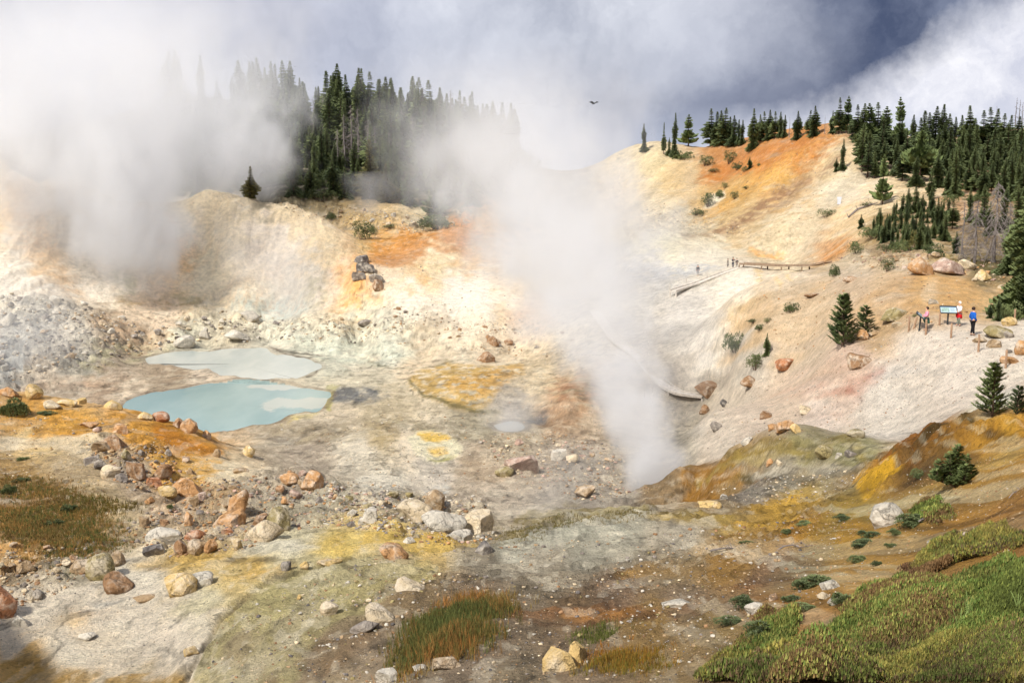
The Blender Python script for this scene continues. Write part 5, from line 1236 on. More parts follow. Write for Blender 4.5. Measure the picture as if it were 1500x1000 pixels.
tag(mesh_obj('undergrowth', np.concatenate(uv_), np.concatenate(uf), M_bush, smooth=False), 'low brush and saplings covering the floor of the left forest', 'undergrowth', kind='stuff')
mv = []; mf = []; mo = 0; arrs = {k: [me_arr_q(PR[k][1])] for k in ('fir1','fir2','fir3','fir4','fir5')}
for x, Y, z, hh, kk in massed:
    v, f = arrs[kk][0]; w = hh*rf_.uniform(.95,1.3); a = rf_.uniform(0, 6.28); ca, sa = math.cos(a), math.sin(a)
    mv.append(np.c_[(v[:,0]*ca-v[:,1]*sa)*w+x, (v[:,0]*sa+v[:,1]*ca)*w+Y, v[:,2]*hh+z]); mf.append(f+mo); mo += len(v)
tag(mesh_obj('forest', np.concatenate(mv), np.concatenate(mf), M_fir, smooth=False), 'dense far mass of the left forest seen through the steam', 'forest', kind='stuff')
# ---------------------------------------------------------------- mats of heather, grass and small cushions
def spriggy(name, polys, kind, label, seed, mat=None):
    """many small sprigs of leaves, or grass blades, in one mesh"""
    py = random.Random(seed); V = []; Fc = []; Cc = []
    def add3(a, b, c, col): 
        i = len(V); V.extend((a, b, c)); Fc.append((i, i+1, i+2)); Cc.extend((col, col, col))
    for poly, n, hgt, cols in polys:
        us = [p[0] for p in poly]; vs_ = [p[1] for p in poly]; c = 0; t_ = 0
        while c < n and t_ < n*6:
            t_ += 1; u = py.uniform(min(us), max(us)); v = py.uniform(min(vs_), max(vs_))
            if not inside(u, v, poly): continue
            p = at(u, v); nn = fbm(np.array([p.x*1.1]), np.array([p.y*1.1]), 3, seed)[0]
            if kind == 'leaf' and nn < .0 and py.random() < .85: continue
            c += 1; px_, py_, pz = p; nn2 = fbm(np.array([p.x*.45+7]), np.array([p.y*.45]), 2, seed)[0]
            ci = cols[min(len(cols)-1, max(0, int((nn2*1.1+.5+py.uniform(-.25,.25))*len(cols))))]; base = lin(ci)
            if kind == 'leaf':
                pz += max(0, nn+.16)*.22*hgt/.15; base = base*(.6+.75*max(0,min(1,nn+.5)))*(1 if py.random() > .12 else .6)  # low gaps between clumps get darker leaves: shade painted into the colour
                H = .72*hgt*(.5+.9*max(0, nn+.35))*py.uniform(.7,1.2)
                for k in range(14):
                    a = py.random()*6.283; f = py.random(); rr_ = .05*(1.2-f)*2*hgt/.16; cx = px_+math.cos(a)*rr_; cy_ = py_+math.sin(a)*rr_; cz = pz+H*f
                    s = py.uniform(.009,.019)*(1+p.y/22); b = py.random()*6.283; col = base*py.uniform(.72,1.3)
                    dx, dy = math.cos(b)*s*.8, math.sin(b)*s*.8
                    add3((cx-dy*.5, cy_+dx*.5, cz), (cx+dy*.5, cy_-dx*.5, cz+s*.2), (cx+dx*.7, cy_+dy*.7, cz+s*1.9), col)
            else:
                px_ += py.gauss(0, .22*p.y/20); py_ += py.gauss(0, .35*p.y/20); pz = ground(px_, py_); hv = .45+.9*max(0, min(1, nn+.4))
                for k in range(5):
                    a = py.random()*6.283; H = hgt*hv*py.uniform(.35,1.15); w = .0035*(1+p.y/14); x1 = px_+py.uniform(-.06,.06); y1 = py_+py.uniform(-.06,.06)
                    ln = py.uniform(.05,.4)*H; col = base*py.uniform(.55,1.5); ta = py.random()*3.14; wx, wy = math.cos(ta)*w, math.sin(ta)*w*.5
                    mx, my = x1+math.cos(a)*ln*.35, y1+math.sin(a)*ln*.35
                    add3((x1-wx, y1-wy, pz-.02), (x1+wx, y1+wy, pz-.02), (mx, my, pz+H*.65), col)
                    add3((mx-wx*.7, my-wy*.7, pz+H*.45), (mx+wx*.7, my+wy*.7, pz+H*.45), (x1+math.cos(a)*ln, y1+math.sin(a)*ln, pz+H), col)
    t = NT(name+'_leaf', .8, .2); a_ = t.node('ShaderNodeAttribute', attribute_name='Col'); t.link(a_.outputs['Color'], t.b.inputs['Base Color'])
    o = mesh_obj(name, np.array(V), np.array(Fc), t.m, col=np.clip(np.array(Cc)*(.92 if kind == 'blade' else 1.0), .004, .5), smooth=False)
    tag(o, label, name.replace('_', ' '), kind='stuff'); return o
GR = [(84,94,44),(104,112,52),(96,116,54),(134,134,70),(118,98,60),(104,80,54)]; OLV = [(106,92,60),(120,112,58),(142,132,66),(112,118,58),(96,80,56)]
spriggy('heather', [
 ([(1140,1000),(1170,968),(1210,940),(1220,920),(1260,880),(1330,856),(1400,850),(1440,830),(1500,826),(1500,930),(1400,940),(1300,950),(1240,955),(1200,1000)], 13000, .16, GR),
 ([(1020,1000),(1060,965),(1090,940),(1150,960),(1240,950),(1320,940),(1420,930),(1500,925),(1500,1000)], 14000, .11, OLV+GR[:1]),
 ([(1060,960),(1100,930),(1120,905),(1165,905),(1165,925),(1150,950),(1110,975)], 1500, .15, GR),
 ([(1350,820),(1390,790),(1440,780),(1500,780),(1500,800),(1440,815),(1380,830),(1330,842)], 2200, .12, OLV),
 ([(1320,838),(1370,815),(1390,830),(1350,850),(1310,865)], 500, .1, [(95,70,50),(110,85,55)]),
 ([(1330,755),(1350,735),(1380,740),(1400,760),(1370,770)], 700, .14, GR)],
 'leaf', 'dense green and olive heather mat covering the bottom right slope', 5)
DG = [(84,90,46),(108,96,50),(134,100,54),(150,104,54),(128,108,60)]
spriggy('grass', [
 ([(590,985),(598,940),(625,905),(670,882),(720,872),(740,880),(742,900),(710,905),(690,915),(715,930),(700,945),(660,955),(620,960),(610,990)], 3600, .28, DG),
 ([(0,700),(60,708),(110,722),(150,735),(120,745),(150,770),(170,800),(140,815),(80,818),(40,800),(0,785),(0,745),(60,745),(40,725),(0,720)], 8500, .2, [(112,92,52),(124,98,54),(96,94,48),(80,88,44),(144,112,62)]),
 ([(735,795),(738,780),(780,768),(850,758),(945,744),(962,750),(900,760),(820,768),(775,785),(760,792)], 1100, .13, [(128,114,72),(112,100,60),(100,98,56)]),
 ([(860,962),(900,958),(970,966),(965,976),(880,976)], 800, .14, [(150,100,35),(130,100,40),(110,100,40)]),
 ([(850,935),(880,920),(885,928),(865,940)], 160, .18, [(90,95,45),(120,110,50)]),
 ([(120,740),(190,738),(200,745),(130,756)], 300, .3, [(85,75,32),(100,85,35)])],
 'blade', 'clumps of green and rust coloured grass on the slopes', 6)
cush = """1188 860 74 34 large dark green cushion plant left of the white rounded boulder
1246 884 56 30 round green cushion plant in front of the orange dirt patch
1180 896 48 16 flat green cushion plant below the large dark one
1097 888 50 26 green cushion plant lowest left at the shrub edge
1130 930 72 34 wide green cushion plant above the bottom heather
1158 880 34 16 small olive cushion between two larger green ones
1075 916 50 16 long green mat at the left end of the shrubs
1280 785 46 16 green cushion below the large white boulder
1262 800 52 16 low green cushion left of and below the large white boulder's cushion
1316 782 28 14 small olive cushion right below the large white boulder
1308 800 26 10 tiny pale olive cushion at the centre of the right slope
1262 822 34 14 olive cushion plant alone on the ochre dirt
1287 828 18 12 small tuft beside the lone olive cushion
1242 760 36 12 dark green cushion left of the large white boulder
1345 768 56 26 green shrub mound right of the large white boulder
1375 795 46 16 olive cushion at the right beside the heather band
1192 766 46 10 thin green mat above the ochre patch
1092 795 24 10 small dark tuft by the grey fallen branch
1155 782 20 10 brown tuft next to the dead root
60 745 16 8 small dark cushion in the left grass slope
66 770 22 8 dark cushion below the small one in the left grass slope
100 752 30 18 dark green cushion in the middle of the left grass slope
12 725 24 26 tall dark cushion at the left edge above the grass
82 770 20 12 round dark cushion low in the left grass slope
30 707 26 10 small dark green plant on the pale left slope above the grass
250 748 14 10 dark tuft beside the lumpy orange boulder
60 608 34 8 low dark mat on the ochre ridge right of the green bush
32 675 22 8 isolated dark mat on the bare left slope"""
for row in cush.split("\n"):
    a = row.split(" ", 4); shrub_px('cushion', float(a[0]), float(a[1]), float(a[2])*.95, float(a[3])*.85, a[4].replace("'", ''), name='cushion_plant', cat='plant')
# pale feathery ferns in the heather
def fern(u, v, h, lab):
    p = at(u, v); H = size_at(p, h); e = empty('fern', p, rv.uniform(0,6), lab, 'fern'); r = random.Random(int(u))
    t = NT('pale_fern_leaf', .7, .2); t.b.inputs['Base Color'].default_value = (.22,.29,.09,1)
    for k in range(6):
        m = MB(); a = k*1.05+r.random()*.5; ln = H*r.uniform(.1,.45); hh = H*r.uniform(.7,1.1)
        pt = [(math.cos(a)*ln*s_*s_, math.sin(a)*ln*s_*s_, hh*s_) for s_ in [i/12 for i in range(13)]]
        m.tube(pt, [.004]*13, 3)
        for i in range(2, 13):
            q = pt[i]; w = H*.16*(1.1-i/12)
            for s_ in (-1, 1):
                m.tri((q[0], q[1], q[2]), (q[0]-math.sin(a)*w*s_, q[1]+math.cos(a)*w*s_, q[2]+w*.5), (q[0], q[1], q[2]+w*.35))
        m.build('frond', t.m, e, smooth=False)
fern(1405, 940, 50, 'pale green feathery fern, lower of the pair in the heather'); fern(1418, 912, 44, 'pale green feathery fern, upper of the pair in the heather'); fern(1490, 902, 34, 'pale green fern at the right picture edge in the heather')
# fallen branches
def driftwood(u, v, lpx, ang, lab, seed):
    p = at(u, v); L = size_at(p, lpx); r = random.Random(seed); e = empty('fallen_branch', p, 0, lab, 'branch'); m = MB()
    dx, dy = math.cos(ang), math.sin(ang)
    def g_(x, y, up): return (x, y, ground(p.x+x, p.y+y)-p.z+up)
    pts = [g_(dx*L*(s_-.5)+r.uniform(-.03,.03)*L, dy*L*(s_-.5)+r.uniform(-.03,.03)*L, .05+.05*math.sin(s_*5)*L) for s_ in (0,.25,.5,.75,1)]
    m.tube(pts, [L*.03, L*.028, L*.022, L*.014, L*.004], 6); m.build('limb', M_grey, e); m = MB()
    for k in range(9):
        q = pts[r.randrange(5)]; a = r.random()*6.28; l = L*r.uniform(.15,.4)
        m.tube([q, (q[0]+math.cos(a)*l*.5, q[1]+math.sin(a)*l*.5, q[2]+l*.25), (q[0]+math.cos(a)*l, q[1]+math.sin(a)*l, q[2]+l*r.uniform(.1,.4))], [L*.01, L*.007, L*.002], 4)
    m.build('twigs', M_grey, e)
driftwood(1062, 806, 52, .5, 'long grey fallen branch on the ochre slope at centre right', 1); driftwood(1160, 802, 46, .1, 'forked grey dead root on the ochre slope', 2)
driftwood(1365, 758, 50, .4, 'grey fallen branch beside the green mound at right', 3); driftwood(1485, 726, 30, .7, 'short grey stick on the dirt at the right edge', 4); driftwood(1062, 958, 40, .3, 'pale grey dead twigs at the left end of the heather', 5)
driftwood(1345, 858, 60, .35, 'dark brown dead branch on the dirt above the heather', 6)

# ---------------------------------------------------------------- people, signs, posts, boardwalks
def flat_mat(name, rgb, rough=.8, spec=.2, var=.15, scale=20):
    t = NT(name, rough, spec); pos = t.node('ShaderNodeNewGeometry').outputs['Position']; b = t.noise(scale, 4, .6, pos)
    n = t.node('ShaderNodeRGB'); n.outputs[0].default_value = (*[float(x) for x in lin(rgb)], 1)
    t.link(t.mul(n.outputs[0], t.rng(b.outputs[0], .3, .7, 1-var, 1+var)), t.b.inputs['Base Color']); return t.m
M_wood = flat_mat('weathered_post_wood', (150,122,98), var=.3, scale=9); M_deck = flat_mat('grey_deck_boards', (206,198,186), var=.25, scale=3)
M_deckd = flat_mat('brown_deck_timber', (138,118,98), var=.25, scale=3); M_steel = flat_mat('dark_metal', (48,52,54), .5, .4)
def skin_mesh(name, joints, edges, mat, parent, sub=1):
    me = bpy.data.meshes.new(name); me.from_pydata([j[:3] for j in joints], edges, []); me.materials.append(mat)
    o = bpy.data.objects.new(name, me); COL.objects.link(o); o.parent = parent
    o.modifiers.new('skin', 'SKIN'); lay = me.skin_vertices[0].data if me.skin_vertices else None
    for i, j in enumerate(joints): lay[i].radius = (j[3], j[4] if len(j) > 4 else j[3]); lay[i].use_root = (i == 0)
    m = o.modifiers.new('sub', 'SUBSURF'); m.levels = sub; m.render_levels = sub
    o.modifiers['skin'].use_smooth_shade = True; return o
M_skin = flat_mat('skin', (206,160,134), .6, .3, .05)
def person(u, v, hpx, yaw, label, top, bottom, hair, jacket_skirt=None, bag=None, arms='down', hat=None, stride=.1, group=None, bulky=1.0):
    p = at(u, v); H = size_at(p, hpx); k = H/1.74; e = empty('person', p, yaw, label, 'person', group); e.scale = (k, k, k)
    # faces -Y before yaw; metres for a 1.74 m figure
    s = stride; lh, rh = (.10, -.0, .92), (-.10, 0, .92)
    elb = dict(down=((.25,.03,1.12),(.23,-.06,.88)), fwd=((.22,-.06,1.13),(.12,-.27,1.12)), pocket=((.28,.06,1.13),(.2,-.1,.95)), up=((.26,-.1,1.2),(.1,-.26,1.42)))[arms]
    J = [(0,0,.95,.13,.10),(0,.01,1.15,.12,.09),(0,.01,1.36,.15,.095),(0,0,1.48,.055,.055),(0,-.015,1.55,.065,.075),(0,-.02,1.64,.078,.095),(0,-.015,1.71,.055,.07)]
    E = [(0,1),(1,2),(2,3),(3,4),(4,5),(5,6)]
    for sx in (1,-1):
        b = len(J); J += [(.17*sx,.01,1.39,.055,.05),(elb[0][0]*sx,elb[0][1],elb[0][2],.042,.042),(elb[1][0]*sx,elb[1][1],elb[1][2],.028,.03),(elb[1][0]*sx,elb[1][1]-.02,elb[1][2]-.07,.036,.018)]
        E += [(2,b),(b,b+1),(b+1,b+2),(b+2,b+3)]
        for q in range(5):
            f = len(J); J.append((elb[1][0]*sx+(q-2)*.016+(.03*-sx if q == 0 else 0), elb[1][1]-.03-.006*q, elb[1][2]-.14+(.04 if q == 0 else .008*abs(q-2)), .009)); E.append((b+3, f))
        b = len(J); st = s*sx; J += [(.095*sx,0,.88,.095,.10),(.10*sx,-st*.6-.02,.48,.058,.062),(.10*sx,st*.5,.08,.038,.042),(.11*sx,st*.5-.13,.035,.04,.03)]
        E += [(0,b),(b,b+1),(b+1,b+2),(b+2,b+3)]
    J.append((0,-.115,1.615,.012)); E.append((5, len(J)-1))         # nose
    skin_mesh('body', J, E, M_skin, e)
    eye = MB(); 
    for sx in (1,-1): eye.box((.03*sx,-.108,1.64), (.022,.01,.012))
    eye.box((0,-.105,1.575), (.045,.01,.008)); eye.build('face_features', M_steel, e)
    tm = flat_mat('cloth_'+top[0], top[1], .85, .1, .12); bm_ = flat_mat('cloth_'+bottom[0], bottom[1], .85, .1, .12)
    B = bulky
    T = [(0,0,.86,.15*B,.125*B),(0,.01,1.15,.15*B,.12*B),(0,.01,1.36,.17*B,.12*B),(0,0,1.46,.08,.07)]; ET = [(0,1),(1,2),(2,3)]
    for sx in (1,-1):
        b = len(T); T += [(.18*sx,.01,1.385,.072*B,.068*B),(elb[0][0]*sx,elb[0][1],elb[0][2],.060*B,.058*B),(elb[1][0]*sx,elb[1][1],elb[1][2],.045*B,.045*B)]; ET += [(2,b),(b,b+1),(b+1,b+2)]
    skin_mesh(top[0], T, ET, tm, e)
    L_ = [(0,0,.94,.14,.12)]; EL = []
    for sx in (1,-1):
        b = len(L_); st = s*sx; L_ += [(.095*sx,0,.86,.105,.11),(.10*sx,-st*.6-.02,.48,.075,.078),(.10*sx,st*.5,.12,.058,.06)]; EL += [(0,b),(b,b+1),(b+1,b+2)]
    skin_mesh(bottom[0], L_, EL, bm_, e)
    sm = flat_mat('shoe_leather', (58,50,46)); 
    for sx in (1,-1):
        st = s*sx; skin_mesh('shoe', [(.105*sx, st*.5+.05,.05,.05,.05),(.11*sx, st*.5-.12,.04,.048,.035)], [(0,1)], sm, e)
    hm = flat_mat('hair_colour', hair); V, Fc = ico(3); V = V*np.array([.1,.118,.115])+np.array([0,.012,1.665]); keep = ~((V[:,1] < -.045) & (V[:,2] < 1.69)); V[~keep,1] = -.04
    mesh_obj('hair' if not hat else 'hood', V, Fc, hm, e)
    if jacket_skirt:
        m = MB(); n = 16; rings = ((.99,.165,.135),(.93,.175,.15),(.8,.2,.17),(.66,.2,.19),(.6,.17,.17)); V = []; F_ = []
        for i, (z, a, b) in enumerate(rings):
            for j in range(n): t_ = 6.283*j/n; back = 1+.25*max(0, math.sin(t_)); V.append((a*math.cos(t_)*(1+.06*math.sin(j*2.4+i)), b*math.sin(t_)*back, z-.08*max(0, math.sin(t_))*(i > 2)))
        for i in range(4):
            for j in range(n): F_.append((i*n+j, i*n+(j+1) % n, (i+1)*n+(j+1) % n, (i+1)*n+j))
        m.add(V, F_); m.tube([(.05,-.15,.97),(.08,-.19,.82),(.06,-.2,.68)], [.035,.03,.03], 6); m.tube([(-.04,-.15,.97),(-.08,-.2,.8),(-.1,-.19,.7)], [.035,.03,.028], 6)
        m.build('jacket_round_waist', flat_mat('tied_jacket_cloth', jacket_skirt, .8, .1, .15), e)
    if bag:
        skin_mesh('backpack', [(0,.19,1.05,.12,.08),(0,.2,1.32,.11,.07)], [(0,1)], flat_mat('backpack_cloth', bag), e)
    return e
person(1356.5, 484.5, 35, R(-95), 'visitor in a pink top and dark trousers reading the left sign', ('shirt',(226,150,170)), ('trousers',(52,50,58)), (52,40,36), jacket_skirt=(58,92,78), arms='fwd')
person(1404, 477.5, 36, R(-70), 'white-haired visitor with a red jacket tied round the waist beside the right sign', ('shirt',(214,208,212)), ('trousers',(120,124,112)), (226,222,216), jacket_skirt=(206,36,44), arms='fwd', hat=True)
person(1424, 491.5, 42, R(100), 'visitor in a bright blue jacket and black trousers standing on the crest', ('jacket',(34,92,178)), ('trousers',(34,32,36)), (58,44,38), arms='pocket', bulky=1.12, stride=.05)
person(1073.5, 392.5, 16, R(20), 'distant visitor in dark clothes with raised hands on the far boardwalk', ('jacket',(60,60,70)), ('trousers',(70,72,84)), (50,44,42), bag=(50,54,62), arms='up')
person(1079, 392, 14, R(-30), 'distant smaller visitor in black right of the one with raised hands', ('shirt',(58,56,60)), ('trousers',(150,140,132)), (60,48,42), arms='down')
person(1066, 391.5, 13, R(60), 'distant visitor in grey at the left of the far boardwalk trio', ('shirt',(128,122,112)), ('trousers',(72,70,74)), (90,76,64), arms='down')
person(1022, 404, 16, R(0), 'distant visitor in grey standing apart left of the far trio', ('jacket',(96,98,104)), ('trousers',(160,158,160)), (80,74,70), arms='down')

def info_sign(u, v, yaw, label, W_, legs=1):
    p = at(u, v); e = empty('information_sign', p, yaw, label, 'sign'); tilt = R(38)
    m = MB(); m.tube([(0,.05,-.2),(0,0,.95)], [.06,.05], 8); m.build('leg', M_steel, e)
    fr = MB(); c, s = math.cos(tilt), math.sin(tilt)
    def slab(mb, x0, x1, y0, y1, z0, z1):
        V = []
        for x in (x0, x1):
            for y in (y0, y1):
                for z in (z0, z1): V.append((x, y*c-z*s, 1.02+y*s+z*c))
        mb.add(V, [(0,1,3,2),(4,6,7,5),(0,4,5,1),(2,3,7,6),(0,2,6,4),(1,5,7,3)])
    hw, hh = W_/2, .3
    slab(fr, -hw-.04, hw+.04, -hh-.04, hh+.04, -.05, 0); slab(fr, -hw-.04, hw+.04, hh, hh+.04, 0, .025); slab(fr, -hw-.04, hw+.04, -hh-.04, -hh, 0, .025); slab(fr, -hw-.04, -hw, -hh, hh, 0, .025); slab(fr, hw, hw+.04, -hh, hh, 0, .025)
    f = fr.build('frame', M_steel, e, smooth=False)
    pn = MB(); slab(pn, -hw, hw, -hh, hh, .002, .012); q = pn.build('panel', flat_mat('sign_panel_print', (176,198,210), .35, .4, .06), e, smooth=False)
    tb = MB(); slab(tb, -hw, hw, hh-.1, hh-.005, .013, .017); tb.build('title_band', flat_mat('sign_band', (44,70,92), .4, .4), q, smooth=False)
    pc = MB(); slab(pc, -hw+.04, hw*.1, -hh+.05, hh-.14, .013, .017); pc.build('picture', flat_mat('sign_picture', (134,158,150), .4, .4, .5, 6), q, smooth=False)
    tx = MB()
    for i in range(7): slab(tx, hw*.2, hw*(.92-.1*(i % 3)), hh-.18-.055*i, hh-.165-.055*i, .013, .016)
    tx.build('text_lines', flat_mat('sign_text', (70,76,84), .4, .4), q, smooth=False)
info_sign(1347.5, 484, R(68), 'dark-framed information sign seen from its side, read by the visitor in pink', 1.0)
info_sign(1388, 475.5, R(-12), 'dark-framed information sign with pale blue panel facing the viewer', 1.0)

def wood_post(u, v, h, lab, lean=0.0, col=None):
    p = at(u, v); H = size_at(p, h); r = .065; m = MB(); rr_ = random.Random(int(u))
    m.tube([(0,0,-.15),(lean*H*.5,0,H*.5),(lean*H,.01,H-.02),(lean*H,.01,H)], [r*1.05, r, r*.95, r*.6], 9); n = len(m.V); m.F.append(tuple(range(n-9, n)))
    o = m.build('wooden_post', M_wood, None); o.location = p; tag(o, lab, 'post', 'wooden posts along the path crest')
for a in ((1331,485.5,22,'leftmost upright wooden post left of the side-on sign'),(1338,481.5,18,'leaning wooden post just left of the side-on sign',.25),(1356,490,23,'wooden post in front of the visitor in pink'),
  (1376,476,18,'wooden post between the two signs'),(1393,495,22,'wooden post in front of the sign with the pale blue panel'),(1433,515,26,'reddish wooden post below the visitor in blue'),(1473,539,27,'lowest wooden post beside the orange stone at the right'),
  (1486,472.5,20,'pale wooden post behind the flat-topped boulder at the right edge')): wood_post(*a)

def boardwalk(path, width, up, lab, mat, rails=True, posts_every=3.0, legs=True):
    pts = [at(*q) if len(q) == 2 else Vector((P(*q)[0]*q[2], q[2], ground(P(*q)[0]*q[2], q[2]))) for q in path]; fine = []
    for a, b in zip(pts[:-1], pts[1:]):
        n = max(2, int((b-a).length/1.0))
        for i in range(n): fine.append(a.lerp(b, i/n))
    fine.append(pts[-1]); zs = [p.z for p in fine]
    for i in range(len(fine)): k0, k1 = max(0, i-4), min(len(fine), i+5); fine[i].z = max(sum(zs[k0:k1])/(k1-k0), zs[i])+up
    e = empty('boardwalk', fine[0].copy(), 0, lab, 'boardwalk'); o0 = fine[0]
    def off(i, d, dz=0):
        t_ = (fine[min(i+1, len(fine)-1)]-fine[max(i-1, 0)]); t_.z = 0; t_.normalize(); q = fine[i]+Vector((-t_.y, t_.x, 0))*d-o0; return Vector((q.x, q.y, q.z+dz))
    dk = MB(); n = len(fine)
    V = []; 
    for i in range(n): V += [off(i, -width/2), off(i, width/2), off(i, width/2, -.09), off(i, -width/2, -.09)]
    F_ = [(i*4+j, i*4+(j+1) % 4, i*4+4+(j+1) % 4, i*4+4+j) for i in range(n-1) for j in range(4)]+[(0,1,2,3),(n*4-1,n*4-2,n*4-3,n*4-4)]
    dk.add(V, F_); dk.build('deck', mat, e, smooth=False)
    for sd__ in (-1, 1):
        c_ = MB(); V = []
        for i in range(n):
            for dd, dz in ((-.05,.03),(.05,.03),(.05,.15),(-.05,.15)): V.append(off(i, sd__*(width/2-.07)+dd, dz))
        c_.add(V, F_[:-2]+[(0,1,2,3),(n*4-1,n*4-2,n*4-3,n*4-4)]); c_.build('curb', mat, e, smooth=False)
        if legs:
            st_ = max(1, int(posts_every))
            for i in range(0, n, st_):
                q = off(i, sd__*(width/2-.1)); z = ground(q.x+o0.x, q.y+o0.y)-o0.z
                if q.z-.1-z > .25: m = MB(); m.box((q.x, q.y, (z-.2+q.z-.14)/2), (.16,.16,q.z-.14-z+.2)); m.build('post', mat, e, smooth=False)
    if rails:
        r_ = MB(); r_.tube([off(i, width/2, .95) for i in range(n)], [.04]*n, 4); r_.build('handrail', mat, e)
        for i in range(0, n, 3): m = MB(); a = off(i, width/2, .02); m.tube([a, a+Vector((0,0,.95))], [.045,.045], 5); m.build('rail_post', mat, e)
boardwalk([(1086,389,149),(1120,390.5,147),(1150,393,144),(1180,397,141),(1212,399,138)], 1.6, .55, 'brown raised boardwalk crossing to the mound behind the distant visitors', M_deckd, rails=False)
boardwalk([(986,424,143),(1010,411,145),(1040,402,147),(1086,391,149)], 1.2, .12, 'grey railed boardwalk ramp climbing to the distant visitors', M_deck, rails=True)
boardwalk([(872,450,142),(900,484,131),(935,516,120),(965,540,112),(995,554,108.5),(1030,558.5,107.8)], 1.5, .08, 'pale lower boardwalk curving through the steam in the valley', M_deck, rails=False)
driftwood(1272, 303, 56, 0, 'thin grey log lying on the pale slope between two flat bushes', 9)
m = MB(); m.box((0,0,.5), (.5,.3,.9)); m.box((.0,0,1.05), (.7,.1,.35)); o = m.build('marker_cairn', flat_mat('pale_marker_stone', (200,205,212)), None, smooth=False); o.location = at(1229, 300); tag(o, 'small whitish marker standing at the end of the thin grey log', 'marker')
# bird
p = Vector((ray(870,152)[0]*60, 60, ray(870,152)[1]*60)); e = empty('bird', p, .4, 'tiny dark bird flying in front of the steam column', 'bird')
m = MB(); m.tube([(0,-.14,0),(0,-.08,.01),(0,0,.01),(0,.1,0),(0,.17,0)], [.01,.03,.04,.025,.03], 8); m.add([(0,-.04,.03),(.14,-.06,.12),(.3,.02,.08),(.12,.08,.03),(0,.06,.02)], [(0,1,3,4),(1,2,3)]); m.add([(0,-.04,.03),(-.14,-.06,.12),(-.3,.02,.08),(-.12,.08,.03),(0,.06,.02)], [(0,1,3,4),(1,2,3)])
m.build('body', M_steel, e)

